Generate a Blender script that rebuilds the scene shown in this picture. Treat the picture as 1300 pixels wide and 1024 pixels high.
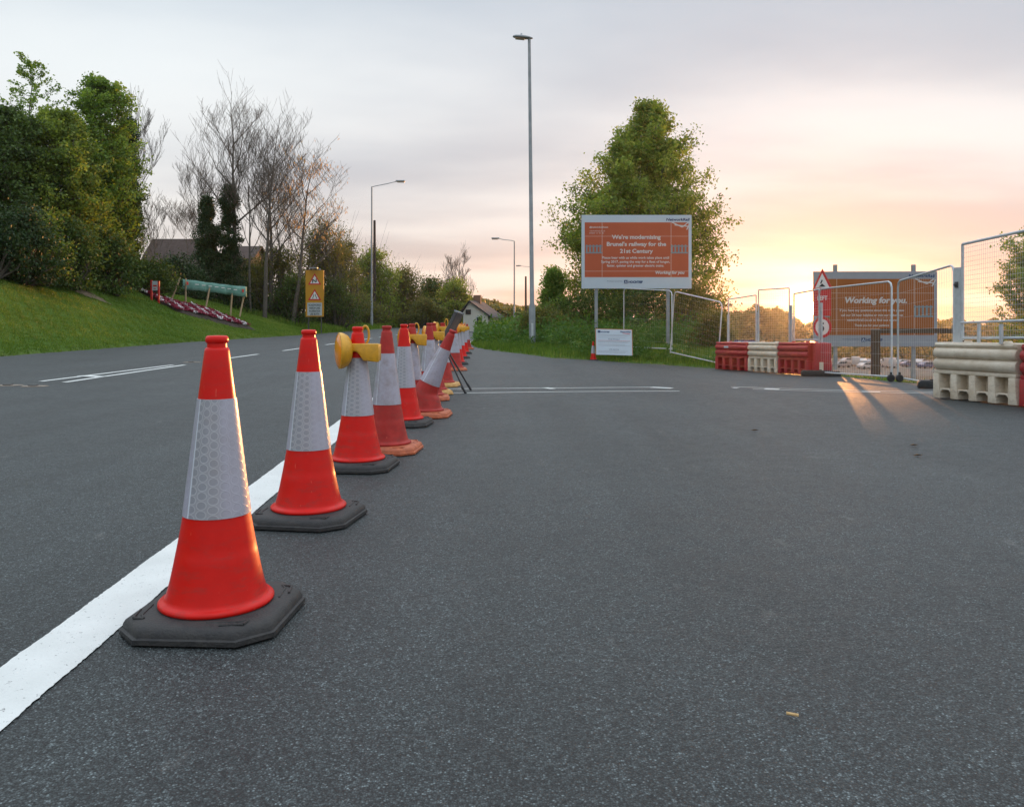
import bpy, bmesh, math, random
import numpy as np
from mathutils import Vector, Matrix
R = math.radians
for o in list(bpy.data.objects): bpy.data.objects.remove(o)
S = bpy.context.scene
COL = S.collection
# ------------------------------------------------------------------ camera
F, CX, HZ, HC = 1050.0, 650.0, 403.0, 1.067
cd = bpy.data.cameras.new('camera'); cam = bpy.data.objects.new('camera', cd); COL.objects.link(cam)
cam.location = (0, 0, HC); cam.rotation_euler = (R(90), 0, 0)
cd.sensor_width = 36; cd.lens = 36*F/1300; cd.shift_y = -(512-HZ)/1300
cd.clip_start = 0.05; cd.clip_end = 6000
S.camera = cam
# ------------------------------------------------------------------ light
SUN_AZ, SUN_EL = math.atan2(375, F), R(0.6)
SD = Vector((math.sin(SUN_AZ)*math.cos(SUN_EL), math.cos(SUN_AZ)*math.cos(SUN_EL), math.sin(SUN_EL)))
sl = bpy.data.lights.new('sun', 'SUN'); sl.energy = 5; sl.angle = R(0.32); sl.color = (1.0, 0.42, 0.13)
so = bpy.data.objects.new('sun', sl); COL.objects.link(so)
so.rotation_euler = (-SD).to_track_quat('-Z', 'Y').to_euler()
so.location = SD*100
S.view_settings.view_transform = 'Standard'; S.view_settings.look = 'None'
S.view_settings.exposure = 0; S.view_settings.gamma = 1

class NT:
    def __init__(s, tree): s.t = tree
    def n(s, typ, **kw):
        nd = s.t.nodes.new(typ)
        for k, v in kw.items():
            if k.startswith('i_'):
                key = k[2:]; key = int(key) if key.isdigit() else key.replace('_', ' ')
                inp = nd.inputs[key]
                if isinstance(v, bpy.types.NodeSocket): s.t.links.new(v, inp)
                else: inp.default_value = v
            else: setattr(nd, k, v)
        return nd
    def m(s, op, a, b=None, c=None, clamp=False):
        nd = s.t.nodes.new('ShaderNodeMath'); nd.operation = op; nd.use_clamp = clamp
        for i, v in enumerate((a, b, c)):
            if v is None: continue
            if isinstance(v, bpy.types.NodeSocket): s.t.links.new(v, nd.inputs[i])
            else: nd.inputs[i].default_value = v
        return nd.outputs[0]
    def vm(s, op, a, b):
        nd = s.t.nodes.new('ShaderNodeVectorMath'); nd.operation = op
        for i, v in enumerate((a, b)):
            if isinstance(v, bpy.types.NodeSocket): s.t.links.new(v, nd.inputs[i])
            else: nd.inputs[i].default_value = v
        return nd.outputs['Value'] if op == 'DOT_PRODUCT' else nd.outputs[0]
    def mix(s, f, a, b, typ='MIX'):
        nd = s.t.nodes.new('ShaderNodeMix'); nd.data_type = 'RGBA'; nd.blend_type = typ
        for k, v in ((0, f), (6, a), (7, b)):
            if isinstance(v, bpy.types.NodeSocket): s.t.links.new(v, nd.inputs[k])
            else: nd.inputs[k].default_value = v if k == 0 else (tuple(v)+(1,))[:4]
        return nd.outputs[2]
    def ramp(s, f, stops, interp='LINEAR'):
        nd = s.t.nodes.new('ShaderNodeValToRGB'); nd.color_ramp.interpolation = interp
        el = nd.color_ramp.elements
        while len(el) < len(stops): el.new(0.5)
        for e, (p, c) in zip(el, stops):
            e.position = p; e.color = (tuple(c)+(1,))[:4] if not isinstance(c, (int, float)) else (c, c, c, 1)
        s.t.links.new(f, nd.inputs[0]); return nd.outputs[0]
    def l(s, a, b): s.t.links.new(a, b)
def srgb(r, g, b):
    f = lambda c: c/12.92 if c <= .04045 else ((c+.055)/1.055)**2.4
    return tuple(f(c/255) for c in (r, g, b))
# ------------------------------------------------------------------ sky
world = bpy.data.worlds.new('World'); S.world = world; world.use_nodes = True
wt = world.node_tree; wt.nodes.clear(); N = NT(wt)
out = N.n('ShaderNodeOutputWorld'); tc = N.n('ShaderNodeTexCoord'); D = tc.outputs['Generated']
sep = N.n('ShaderNodeSeparateXYZ', i_0=D)
z = sep.outputs[2]
zc = N.m('MAXIMUM', z, 0.0)
# clouds : stretched noise on a plane overhead
zz = N.m('ADD', zc, 0.10)
px = N.m('DIVIDE', sep.outputs[0], zz); py = N.m('DIVIDE', sep.outputs[1], zz)
cv = N.n('ShaderNodeCombineXYZ', i_0=px, i_1=py, i_2=0.0).outputs[0]
mp = N.n('ShaderNodeMapping', i_0=cv); mp.inputs['Scale'].default_value = (0.42, 0.62, 1); mp.inputs['Rotation'].default_value = (0, 0, R(-35)); mp.inputs['Location'].default_value = (3.1, 1.7, 0)
nz = N.n('ShaderNodeTexNoise', i_Vector=mp.outputs[0], i_Scale=1.0, i_Detail=5.0, i_Roughness=0.45).outputs[0]
cl = N.ramp(nz, [(0.33, 0.0), (0.68, 1.0)], 'EASE')
sunward = N.vm('DOT_PRODUCT', D, tuple(Vector((SD.x, SD.y, 0)).normalized()))
sw = N.m('MULTIPLY_ADD', sunward, 3.2, -2.2, clamp=True)     # 0 away .. 1 toward the sun azimuth
away = N.ramp(zc, [(0.0, srgb(244, 228, 213)), (0.06, srgb(236, 226, 219)), (0.14, srgb(228, 228, 229)), (0.26, srgb(218, 229, 235)), (0.45, srgb(206, 222, 232)), (1, srgb(205, 215, 224))])
tow = N.ramp(zc, [(0.0, srgb(248, 212, 180)), (0.035, srgb(239, 215, 203)), (0.08, srgb(228, 215, 212)), (0.18, srgb(219, 217, 219)), (0.34, srgb(213, 218, 223)), (1, srgb(205, 213, 222))])
base = N.mix(sw, away, tow)
dark = N.mix(1.0, base, srgb(221, 223, 230), 'MULTIPLY')
lite = N.mix(0.45, base, (0.93, 0.92, 0.91))
clouds = N.mix(cl, dark, lite)
# glow round the sun behind thin cloud
ds = N.vm('DOT_PRODUCT', D, tuple(SD))
ang = N.m('ARCCOSINE', N.m('MINIMUM', ds, 0.999999))
def gl(k, amp): return N.m('MULTIPLY', N.m('EXPONENT', N.m('MULTIPLY', ang, -k)), amp)
g1 = N.mix(1.0, (1.0, 0.52, 0.22), N.n('ShaderNodeCombineColor', i_0=gl(14, .05), i_1=gl(14, .05), i_2=gl(14, .05)).outputs[0], 'MULTIPLY')
g2v = gl(50, 5.5)
g2 = N.mix(1.0, (1.0, 0.60, 0.22), N.n('ShaderNodeCombineColor', i_0=g2v, i_1=g2v, i_2=g2v).outputs[0], 'MULTIPLY')
disk = N.m('MULTIPLY', N.m('LESS_THAN', ang, R(0.5)), 90.0)
g3 = N.mix(1.0, (1.0, 0.8, 0.4), N.n('ShaderNodeCombineColor', i_0=disk, i_1=disk, i_2=disk).outputs[0], 'MULTIPLY')
tot = N.mix(1.0, N.mix(1.0, N.mix(1.0, clouds, g1, 'ADD'), g2, 'ADD'), g3, 'ADD')
# an overcast sky is brightest overhead
zen = N.ramp(zc, [(0.0, 0.335), (0.42, 0.36), (0.62, 0.62), (1, 0.95)])
bri = N.m('MULTIPLY', zen, 3.0)
bg1 = N.n('ShaderNodeBackground', i_Color=tot, i_Strength=bri)
sky = N.n('ShaderNodeTexSky', sky_type='NISHITA', sun_disc=False, sun_elevation=SUN_EL, sun_rotation=SUN_AZ)
bg2 = N.n('ShaderNodeBackground', i_Color=sky.outputs[0], i_Strength=0.05)
add = N.n('ShaderNodeAddShader', i_0=bg1.outputs[0], i_1=bg2.outputs[0])
N.l(add.outputs[0], out.inputs[0])

# ================================================================== helpers
def tag(o, label=None, cat=None, group=None, kind=None):
    if label: o['label'] = label
    if cat: o['category'] = cat
    if group: o['group'] = group
    if kind: o['kind'] = kind
    return o
def empty(name, label, cat, loc=(0, 0, 0), rz=0, group=None):
    o = bpy.data.objects.new(name, None); COL.objects.link(o); o.empty_display_size = .2
    o.location = loc; o.rotation_euler = (0, 0, rz); return tag(o, label, cat, group)
def link(name, me, mat=None, parent=None, smooth=False):
    o = bpy.data.objects.new(name, me); COL.objects.link(o)
    if mat and not me.materials: me.materials.append(mat)
    if parent: o.parent = parent
    if smooth: me.polygons.foreach_set('use_smooth', [True]*len(me.polygons))
    return o
def npmesh(name, v, f, tint=None):
    """v (n,3), f (m,k) all faces with k corners"""
    me = bpy.data.meshes.new(name); v = np.asarray(v, np.float32); f = np.asarray(f, np.int32)
    k = f.shape[1]
    me.vertices.add(len(v)); me.vertices.foreach_set('co', v.ravel())
    me.loops.add(f.size); me.loops.foreach_set('vertex_index', f.ravel())
    me.polygons.add(len(f)); me.polygons.foreach_set('loop_start', np.arange(0, f.size, k, dtype=np.int32))
    me.polygons.foreach_set('loop_total', np.full(len(f), k, np.int32))
    me.update(calc_edges=True)
    if tint is not None:
        a = me.attributes.new('tint', 'FLOAT', 'FACE'); a.data.foreach_set('value', np.asarray(tint, np.float32))
    return me
class MB:
    """collects shapes into one mesh"""
    def __init__(s): s.v = []; s.f = []
    def add(s, vs, fs, M=None):
        b = len(s.v)
        s.v += [tuple(M @ Vector(p)) if M else tuple(p) for p in vs]
        s.f += [tuple(i+b for i in q) for q in fs]; return s
    def box(s, x0, x1, y0, y1, z0, z1, M=None):
        return s.add([(x, y, z) for z in (z0, z1) for x, y in ((x0, y0), (x1, y0), (x1, y1), (x0, y1))],
                     [(0, 3, 2, 1), (4, 5, 6, 7), (0, 1, 5, 4), (1, 2, 6, 5), (2, 3, 7, 6), (3, 0, 4, 7)], M)
    def tube(s, pts, r, n=8, M=None):
        pts = [Vector(p) for p in pts]; rs = r if isinstance(r, (list, tuple)) else [r]*len(pts)
        vs = []; fs = []; prev = None
        for i, p in enumerate(pts):
            t = (pts[min(i+1, len(pts)-1)]-pts[max(i-1, 0)]).normalized()
            if prev is None:
                a = Vector((0, 0, 1)) if abs(t.z) < .9 else Vector((1, 0, 0)); u = t.cross(a).normalized()
            else: u = (prev-t*prev.dot(t)).normalized()
            prev = u; w = t.cross(u)
            for k in range(n):
                an = 2*math.pi*k/n; vs.append(p+(u*math.cos(an)+w*math.sin(an))*rs[i])
        for i in range(len(pts)-1):
            for k in range(n):
                a = i*n+k; b = i*n+(k+1) % n; fs.append((a, b, b+n, a+n))
        fs.append(tuple(range(n-1, -1, -1))); fs.append(tuple(range((len(pts)-1)*n, len(pts)*n)))
        return s.add(vs, fs, M)
    def lathe(s, prof, n=48, M=None, cap=False):
        vs = []; fs = []
        for r, z in prof:
            for k in range(n):
                a = 2*math.pi*k/n; vs.append((r*math.cos(a), r*math.sin(a), z))
        for i in range(len(prof)-1):
            for k in range(n):
                a = i*n+k; b = i*n+(k+1) % n; fs.append((a, b, b+n, a+n))
        if cap:
            fs.append(tuple(range(n-1, -1, -1))); fs.append(tuple(range((len(prof)-1)*n, len(prof)*n)))
        return s.add(vs, fs, M)
    def prism(s, poly, y0, y1, M=None):
        """poly in xz, extruded along y"""
        n = len(poly); vs = [(x, y0, z) for x, z in poly]+[(x, y1, z) for x, z in poly]
        fs = [tuple(range(n)), tuple(range(2*n-1, n-1, -1))]+[(i, i+n, (i+1) % n+n, (i+1) % n) for i in range(n)]
        return s.add(vs, fs, M)
    def build(s, name, mat, parent=None, smooth=False, bevel=0, segs=2, autos=None):
        me = bpy.data.meshes.new(name); me.from_pydata(s.v, [], s.f); me.update()
        bm = bmesh.new(); bm.from_mesh(me)
        bmesh.ops.recalc_face_normals(bm, faces=bm.faces)
        if bevel: bmesh.ops.bevel(bm, geom=[e for e in bm.edges if len(e.link_faces) == 2 and e.calc_face_angle(0) > .5], offset=bevel, segments=segs, affect='EDGES', profile=.5, clamp_overlap=True)
        if autos is not None:
            for f in bm.faces: f.smooth = True
            for e in bm.edges:
                if len(e.link_faces) == 2 and e.calc_face_angle(0) > R(autos): e.smooth = False
        bm.to_mesh(me); bm.free()
        return link(name, me, mat, parent, smooth)
def copy_tree(o, parent=None):
    c = o.copy(); COL.objects.link(c); c.parent = parent
    for ch in list(o.children): copy_tree(ch, c)
    return c
def text_mb(mb, body, size, x, z, y, align='CENTER', bold=0.0, shear=0, width=None):
    """adds flat lettering facing -Y into mb"""
    cu = bpy.data.curves.new('txt', 'FONT'); cu.body = body; cu.size = size; cu.align_x = align; cu.offset = bold; cu.shear = shear; cu.resolution_u = 3
    to = bpy.data.objects.new('txt', cu); COL.objects.link(to)
    bpy.context.view_layer.update()
    me = bpy.data.meshes.new_from_object(to); sx = 1
    xs = [v.co.x for v in me.vertices]
    if width and xs: sx = width/(max(xs)-min(xs))
    mb.add([(x+v.co.x*sx, y, z+v.co.y) for v in me.vertices], [tuple(p.vertices) for p in me.polygons])
    bpy.data.objects.remove(to); bpy.data.curves.remove(cu); bpy.data.meshes.remove(me)
# ------------------------------------------------------------------ materials
def mat(name, col, rough=.6, metal=0, spec=.5, var=0, vscale=5, bump=0, bscale=40, col2=None, emit=None, coat=0, detail=4):
    m = bpy.data.materials.new(name); m.use_nodes = True; t = NT(m.node_tree); b = m.node_tree.nodes['Principled BSDF']
    b.inputs['Roughness'].default_value = rough; b.inputs['Metallic'].default_value = metal; b.inputs['Specular IOR Level'].default_value = spec
    b.inputs['Coat Weight'].default_value = coat
    b.inputs['Base Color'].default_value = tuple(col)+(1,)
    co = t.n('ShaderNodeTexCoord').outputs['Object']
    if var or col2:
        n1 = t.n('ShaderNodeTexNoise', i_Vector=co, i_Scale=vscale, i_Detail=float(detail), i_Roughness=.6).outputs[0]
        f = t.ramp(n1, [(.3, 0.0), (.7, 1.0)])
        c2 = col2 if col2 else tuple(c*(1-var) for c in col)
        t.l(t.mix(f, col, c2), b.inputs['Base Color'])
        t.l(t.m('MULTIPLY_ADD', f, .15, rough-.07), b.inputs['Roughness'])
    if bump:
        n2 = t.n('ShaderNodeTexNoise', i_Vector=co, i_Scale=bscale, i_Detail=5.0).outputs[0]
        bp = t.n('ShaderNodeBump', i_Strength=bump, i_Distance=.01, i_Height=n2); t.l(bp.outputs[0], b.inputs['Normal'])
    return m
def leafmat(name, c1, c2, trans=.45, c3=None):
    m = bpy.data.materials.new(name); m.use_nodes = True; t = NT(m.node_tree); t.t.nodes.clear()
    at = t.n('ShaderNodeAttribute', attribute_name='tint').outputs['Fac']
    stops = [(0.0, c1), (1.0, c2)] if c3 is None else [(0.0, c1), (.7, c2), (1.0, c3)]
    c = t.ramp(at, stops)
    d = t.n('ShaderNodeBsdfPrincipled', i_Base_Color=c, i_Roughness=.55); d.inputs['Specular IOR Level'].default_value = .25
    tr = t.n('ShaderNodeBsdfTranslucent', i_Color=t.mix(1.0, c, (1.7, 1.45, .6), 'MULTIPLY'))
    mx = t.n('ShaderNodeMixShader', i_0=trans, i_1=d.outputs[0], i_2=tr.outputs[0])
    o = t.n('ShaderNodeOutputMaterial', i_0=mx.outputs[0]); return m
def asphalt():
    m = bpy.data.materials.new('asphalt'); m.use_nodes = True; t = NT(m.node_tree); b = m.node_tree.nodes['Principled BSDF']
    co = t.n('ShaderNodeTexCoord').outputs['Object']
    v = t.n('ShaderNodeTexVoronoi', i_Vector=co, i_Scale=185.0)
    v2 = t.n('ShaderNodeTexVoronoi', i_Vector=co, i_Scale=80.0)
    fine = t.n('ShaderNodeTexNoise', i_Vector=co, i_Scale=260.0, i_Detail=3.0).outputs[0]
    mid = t.n('ShaderNodeTexNoise', i_Vector=co, i_Scale=7.0, i_Detail=6.0, i_Roughness=.6).outputs[0]
    big = t.n('ShaderNodeTexNoise', i_Vector=co, i_Scale=.55, i_Detail=5.0, i_Roughness=.55).outputs[0]
    sc = t.n('ShaderNodeMapping', i_0=co); sc.inputs['Scale'].default_value = (2.2, .16, 1); sc.inputs['Rotation'].default_value = (0, 0, R(4))
    wheel = t.n('ShaderNodeTexNoise', i_Vector=sc.outputs[0], i_Scale=1.0, i_Detail=3.0).outputs[0]
    stone = t.n('ShaderNodeSeparateColor', i_0=v.outputs['Color']).outputs[0]
    stone = t.ramp(stone, [(0, .030), (.55, .070), (.90, .125), (1, .28)])
    gap = t.ramp(v.outputs['Distance'], [(.30, 1.0), (.70, .28)])
    c = t.mix(1.0, stone, gap, 'MULTIPLY')
    s2 = t.n('ShaderNodeSeparateColor', i_0=v2.outputs['Color']).outputs[0]; c = t.mix(1.0, c, t.ramp(s2, [(0, .66), (.8, 1.12), (1, 1.5)]), 'MULTIPLY')
    c = t.mix(1.0, c, t.ramp(mid, [(.25, .82), (.75, 1.15)]), 'MULTIPLY')
    c = t.mix(1.0, c, t.ramp(big, [(.3, .78), (.7, 1.18)]), 'MULTIPLY')
    c = t.mix(1.0, c, t.ramp(wheel, [(.35, .88), (.65, 1.12)]), 'MULTIPLY')
    c = t.mix(1.0, c, (.68, .83, .86), 'MULTIPLY')
    # pale scuffs
    sm = t.n('ShaderNodeMapping', i_0=co); sm.inputs['Scale'].default_value = (3.0, 1.1, 1); sm.inputs['Location'].default_value = (1.3, .4, 0)
    s1 = t.n('ShaderNodeTexNoise', i_Vector=sm.outputs[0], i_Scale=1.4, i_Detail=8.0, i_Roughness=.75).outputs[0]
    scm = t.m('MULTIPLY', t.ramp(s1, [(.61, 0.0), (.74, 1.0)]), .42)
    c = t.mix(scm, c, (.22, .22, .21))
    t.l(c, b.inputs['Base Color'])
    t.l(t.m('MULTIPLY_ADD', mid, .25, .45), b.inputs['Roughness'])
    b.inputs['Specular IOR Level'].default_value = .45
    h = t.m('ADD', t.m('MULTIPLY', t.m('SUBTRACT', 1.0, v.outputs['Distance']), .7), t.m('ADD', t.m('MULTIPLY', fine, .35), t.m('MULTIPLY', t.m('SUBTRACT', 1.0, v2.outputs['Distance']), .8)))
    bp = t.n('ShaderNodeBump', i_Strength=.85, i_Distance=.0055, i_Height=h); t.l(bp.outputs[0], b.inputs['Normal'])
    return m
def roadpaint():
    m = bpy.data.materials.new('road_paint'); m.use_nodes = True; t = NT(m.node_tree); b = m.node_tree.nodes['Principled BSDF']
    co = t.n('ShaderNodeTexCoord').outputs['Object']
    s = t.n('ShaderNodeTexNoise', i_Vector=co, i_Scale=70.0, i_Detail=4.0, i_Roughness=.7).outputs[0]
    w = t.n('ShaderNodeTexNoise', i_Vector=co, i_Scale=4.0, i_Detail=4.0).outputs[0]
    c = t.mix(t.ramp(w, [(.3, 0.0), (.7, 1.0)]), (.70, .72, .70), (.60, .62, .60))
    c = t.mix(t.ramp(s, [(.31, 1.0), (.37, 0.0)]), c, (.16, .16, .16))
    t.l(c, b.inputs['Base Color']); b.inputs['Roughness'].default_value = .6
    bp = t.n('ShaderNodeBump', i_Strength=.5, i_Distance=.004, i_Height=t.n('ShaderNodeTexVoronoi', i_Vector=co, i_Scale=110.0).outputs[0]); t.l(bp.outputs[0], b.inputs['Normal'])
    return m
def groundmat():
    m = bpy.data.materials.new('ground'); m.use_nodes = True; t = NT(m.node_tree); b = m.node_tree.nodes['Principled BSDF']
    co = t.n('ShaderNodeTexCoord').outputs['Object']; at = t.n('ShaderNodeAttribute', attribute_name='dirt').outputs['Fac']
    n1 = t.n('ShaderNodeTexNoise', i_Vector=co, i_Scale=.8, i_Detail=8.0, i_Roughness=.65).outputs[0]
    n2 = t.n('ShaderNodeTexNoise', i_Vector=co, i_Scale=14.0, i_Detail=6.0, i_Roughness=.7).outputs[0]
    g = t.mix(t.ramp(n1, [(.3, 0.0), (.7, 1.0)]), (.060, .125, .016), (.115, .180, .034))
    g = t.mix(t.ramp(n2, [(.3, 0.0), (.75, .6)]), g, (.028, .06, .012))
    dd = t.mix(t.ramp(n2, [(.3, 0.0), (.7, 1.0)]), (.17, .13, .09), (.10, .075, .05))
    f = t.m('ADD', at, t.m('MULTIPLY_ADD', n2, .8, -.4)); f = t.ramp(f, [(.35, 0.0), (.65, 1.0)])
    t.l(t.mix(f, g, dd), b.inputs['Base Color']); b.inputs['Roughness'].default_value = .95; b.inputs['Specular IOR Level'].default_value = .1
    bp = t.n('ShaderNodeBump', i_Strength=.8, i_Distance=.05, i_Height=n2); t.l(bp.outputs[0], b.inputs['Normal'])
    return m
def sleevemat(name, pattern, dirty=.0):
    m = bpy.data.materials.new(name); m.use_nodes = True; t = NT(m.node_tree); b = m.node_tree.nodes['Principled BSDF']
    uv = t.n('ShaderNodeUVMap').outputs[0]; sp_ = t.n('ShaderNodeSeparateXYZ', i_0=uv)
    u = t.m('MULTIPLY', sp_.outputs[0], 17.0); v = t.m('MULTIPLY', sp_.outputs[1], 13.0)
    odd = t.m('MODULO', t.m('FLOOR', u), 2.0); v = t.m('ADD', v, t.m('MULTIPLY', odd, .5))
    fu = t.m('SUBTRACT', t.m('FRACT', u), .5); fv = t.m('SUBTRACT', t.m('FRACT', v), .5)
    d = t.m('SQRT', t.m('ADD', t.m('MULTIPLY', fu, fu), t.m('MULTIPLY', fv, fv)))
    ring = t.ramp(d, [(.36, 0.0), (.42, 1.0), (.47, 1.0), (.5, 0.35)])
    # circles read most clearly in the front facing strip
    strip = t.ramp(sp_.outputs[0], [(.64, 0.0), (.67, 1.0), (.81, 1.0), (.86, .25)])
    co = t.n('ShaderNodeTexCoord').outputs['Object']
    n1 = t.n('ShaderNodeTexNoise', i_Vector=co, i_Scale=9.0, i_Detail=6.0, i_Roughness=.7).outputs[0]
    inner = t.mix(ring, (.27, .275, .31), (.39, .39, .425))
    c = t.mix(t.m('MULTIPLY', strip, pattern), (.38, .37, .45), inner)
    seam = t.ramp(sp_.outputs[0], [(.652, 0.0), (.656, 1.0), (.662, 1.0), (.666, 0.0)])
    c = t.mix(seam, c, (.62, .66, .74))
    c = t.mix(t.ramp(n1, [(.45, 0.0), (.75, dirty)]), c, (.22, .18, .15))
    t.l(c, b.inputs['Base Color']); b.inputs['Roughness'].default_value = .32; b.inputs['Coat Weight'].default_value = .3
    bp = t.n('ShaderNodeBump', i_Strength=.25, i_Distance=.002, i_Height=ring); t.l(bp.outputs[0], b.inputs['Normal'])
    return m
M = dict(
    asphalt=asphalt(), paint=roadpaint(), ground=groundmat(),
    red=mat('cone_red', (.64, .009, .005), .36, var=.10, vscale=14, bump=.06, bscale=30, spec=.22),
    redfade=mat('cone_red_faded', (.43, .032, .026), .5, vscale=12, bump=.1, bscale=60, col2=(.31, .024, .02), spec=.25),
    rubber=mat('recycled_rubber', (.022, .023, .025), .62, vscale=18, bump=.35, bscale=120, col2=(.050, .047, .045), spec=.35),
    orangebase=mat('cone_base_orange', (.52, .13, .045), .6, col2=(.30, .075, .035), vscale=16, bump=.3, bscale=90),
    tanbase=mat('cone_base_tan', (.62, .36, .11), .6, col2=(.42, .22, .07), vscale=16, bump=.3, bscale=90),
    sleeve=sleevemat('reflective_sleeve', 1.0, .25), sleeve2=sleevemat('worn_sleeve', .25, .7),
    yellow=mat('lamp_yellow', (.72, .36, .015), .4, col2=(.50, .26, .02), vscale=20),
    galv=mat('galvanised_steel', (.56, .60, .63), .45, metal=.3, col2=(.44, .47, .49), vscale=12),
    greypole=mat('grey_pole', (.28, .31, .33), .5, metal=.2, col2=(.20, .225, .24), vscale=3),
    dark=mat('dark_metal', (.022, .022, .024), .45, bump=.1), darkgrey=mat('dark_grey', (.08, .08, .082), .5, var=.3),
    wood=mat('weathered_wood', (.11, .065, .038), .85, col2=(.08, .05, .03), vscale=20, bump=.4),
    stake=mat('pale_stake', (.42, .31, .19), .8, var=.3, vscale=10),
    polewood=mat('tarred_pole', (.045, .033, .028), .9, var=.4, vscale=10, bump=.3),
    bark=mat('bark', (.13, .115, .098), .95, col2=(.07, .06, .052), vscale=9, bump=.5, bscale=25),
    barkpale=mat('bark_pale', (.16, .125, .10), .95, col2=(.09, .07, .055), vscale=6),
    barred=mat('barrier_red', (.42, .025, .028), .45, col2=(.28, .02, .022), vscale=6, bump=.15, bscale=30),
    barwhite=mat('barrier_white', (.68, .61, .50), .5, col2=(.52, .43, .32), vscale=5, bump=.15, bscale=30),
    signwhite=mat('sign_white', (.45, .53, .60), .4, var=.05), signorange=mat('sign_orange', (.42, .090, .038), .5, var=.06, vscale=2, spec=.3), signorange2=mat('sign_orange_backlit', (.31, .100, .020), .5, var=.12, vscale=2, spec=.3), signgrey2=mat('sign_white_backlit', (.27, .29, .33), .5, var=.1),  # right billboard: backlit shade mixed into both colours, glare tint into the orange
    lettering=mat('sign_lettering', (.52, .50, .50), .5), navy=mat('navy_print', (.02, .05, .14), .5), railblue=mat('print_grey_blue', (.16, .22, .25), .5),
    signred=mat('sign_red', (.50, .02, .02), .4), signyellow=mat('sign_yellow', (.50, .235, .008), .45, var=.1), black=mat('black_print', (.01, .01, .01), .5),
    whiteprint=mat('white_print', (.66, .66, .64), .45), greyprint=mat('grey_print', (.25, .27, .30), .5), signgrey=mat('sign_grey', (.42, .46, .48), .5),
    teal=mat('teal_cloth', (.06, .19, .155), .8, col2=(.17, .32, .275), vscale=3, detail=5),
    roof=mat('roof_tile', (.065, .042, .034), .9, var=.4, vscale=5, bump=.5, bscale=15), brick=mat('brick', (.20, .12, .09), .9, var=.35, vscale=6, bump=.4),
    render_=mat('white_render', (.55, .54, .48), .85, var=.15, vscale=3), glass=mat('window_glass', (.03, .04, .05), .1, spec=.6), slate=mat('slate', (.035, .036, .042), .8, var=.3, vscale=6),
    soil=mat('soil', (.045, .032, .022), 1, var=.5, vscale=8, bump=1.0, bscale=12),
    carwhite=mat('car_white', (.34, .35, .36), .3, coat=.6), cargrey=mat('car_grey', (.16, .17, .19), .3, coat=.6), carblue=mat('car_blue', (.03, .06, .15), .3, coat=.6), tyre=mat('tyre', (.015, .015, .015), .8),
    cork=mat('cigarette_paper', (.55, .36, .16), .8), dryleaf=mat('dry_leaf', (.16, .09, .04), .8), studwhite=mat('stud_patch', (.30, .25, .20), .8, var=.5, vscale=20),
    leafmid=leafmat('leaves_mid_green', (0.079, 0.128, 0.027), (0.213, 0.305, 0.063), .45, (0.354, 0.427, 0.110)),
    leafdark=leafmat('leaves_dark_green', (0.027, 0.056, 0.015), (0.085, 0.146, 0.034), .3, (0.171, 0.232, 0.055)),
    leaffresh=leafmat('leaves_fresh_green', (0.067, 0.140, 0.027), (0.183, 0.299, 0.061), .45, (0.305, 0.427, 0.098)),
    leafolive=leafmat('leaves_olive', (0.061, 0.076, 0.024), (0.140, 0.156, 0.051), .45, (0.232, 0.232, 0.085)),
    leafivy=leafmat('ivy_leaves', (0.012, 0.034, 0.011), (0.032, 0.068, 0.020), .2, (0.061, 0.104, 0.037)),
    grass=leafmat('grass_blades', (.060, .125, .016), (.135, .225, .034), .35, (.23, .28, .08)),
    weeds=leafmat('weed_leaves', (.035, .090, .018), (.080, .170, .034), .4, (.16, .24, .06)),
    catkin=leafmat('catkins', (.30, .20, .11), (.50, .36, .20), .5), petalred=mat('petal_red', (.24, .015, .045), .6), petalwhite=mat('petal_white', (.62, .58, .60), .6),
    amber=mat('amber_lens', (.85, .27, .01), .25, coat=.5), vest=mat('lamp_glass', (.35, .25, .18), .3), plastic=mat('blue_banner', (.06, .05, .16), .5),
)
def grime(m, lo, amt, col=(.10, .055, .045)):
    t = NT(m.node_tree); b = m.node_tree.nodes['Principled BSDF']; src = b.inputs['Base Color'].links[0].from_socket if b.inputs['Base Color'].links else None
    co = t.n('ShaderNodeTexCoord').outputs['Object']; oi = t.n('ShaderNodeObjectInfo').outputs['Random']
    off = t.n('ShaderNodeCombineXYZ', i_0=t.m('MULTIPLY', oi, 37.0), i_1=0.0, i_2=0.0).outputs[0]; co2 = t.vm('ADD', co, off)
    mp_ = t.n('ShaderNodeMapping', i_0=co2); mp_.inputs['Scale'].default_value = (1, 1, 3.5); mp_.inputs['Rotation'].default_value = (R(25), R(10), 0)
    n = t.n('ShaderNodeTexNoise', i_Vector=mp_.outputs[0], i_Scale=9.0, i_Detail=9.0, i_Roughness=.72).outputs[0]
    z_ = t.n('ShaderNodeSeparateXYZ', i_0=co).outputs[2]; low = t.ramp(z_, [(.05, 1.0), (lo, .35)])
    f = t.m('MULTIPLY', t.m('MULTIPLY', t.ramp(n, [(.50, 0.0), (.72, 1.0)]), low), amt)
    sm_ = t.n('ShaderNodeMapping', i_0=co2); sm_.inputs['Scale'].default_value = (14, 14, 1.2); sm_.inputs['Rotation'].default_value = (R(62), R(20), 0)
    sc_ = t.ramp(t.n('ShaderNodeTexNoise', i_Vector=sm_.outputs[0], i_Scale=7.0, i_Detail=2.0).outputs[0], [(.72, 0.0), (.76, .5)])
    c = t.mix(f, src, col); c = t.mix(sc_, c, (.75, .16, .10)); t.l(c, b.inputs['Base Color'])
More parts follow.
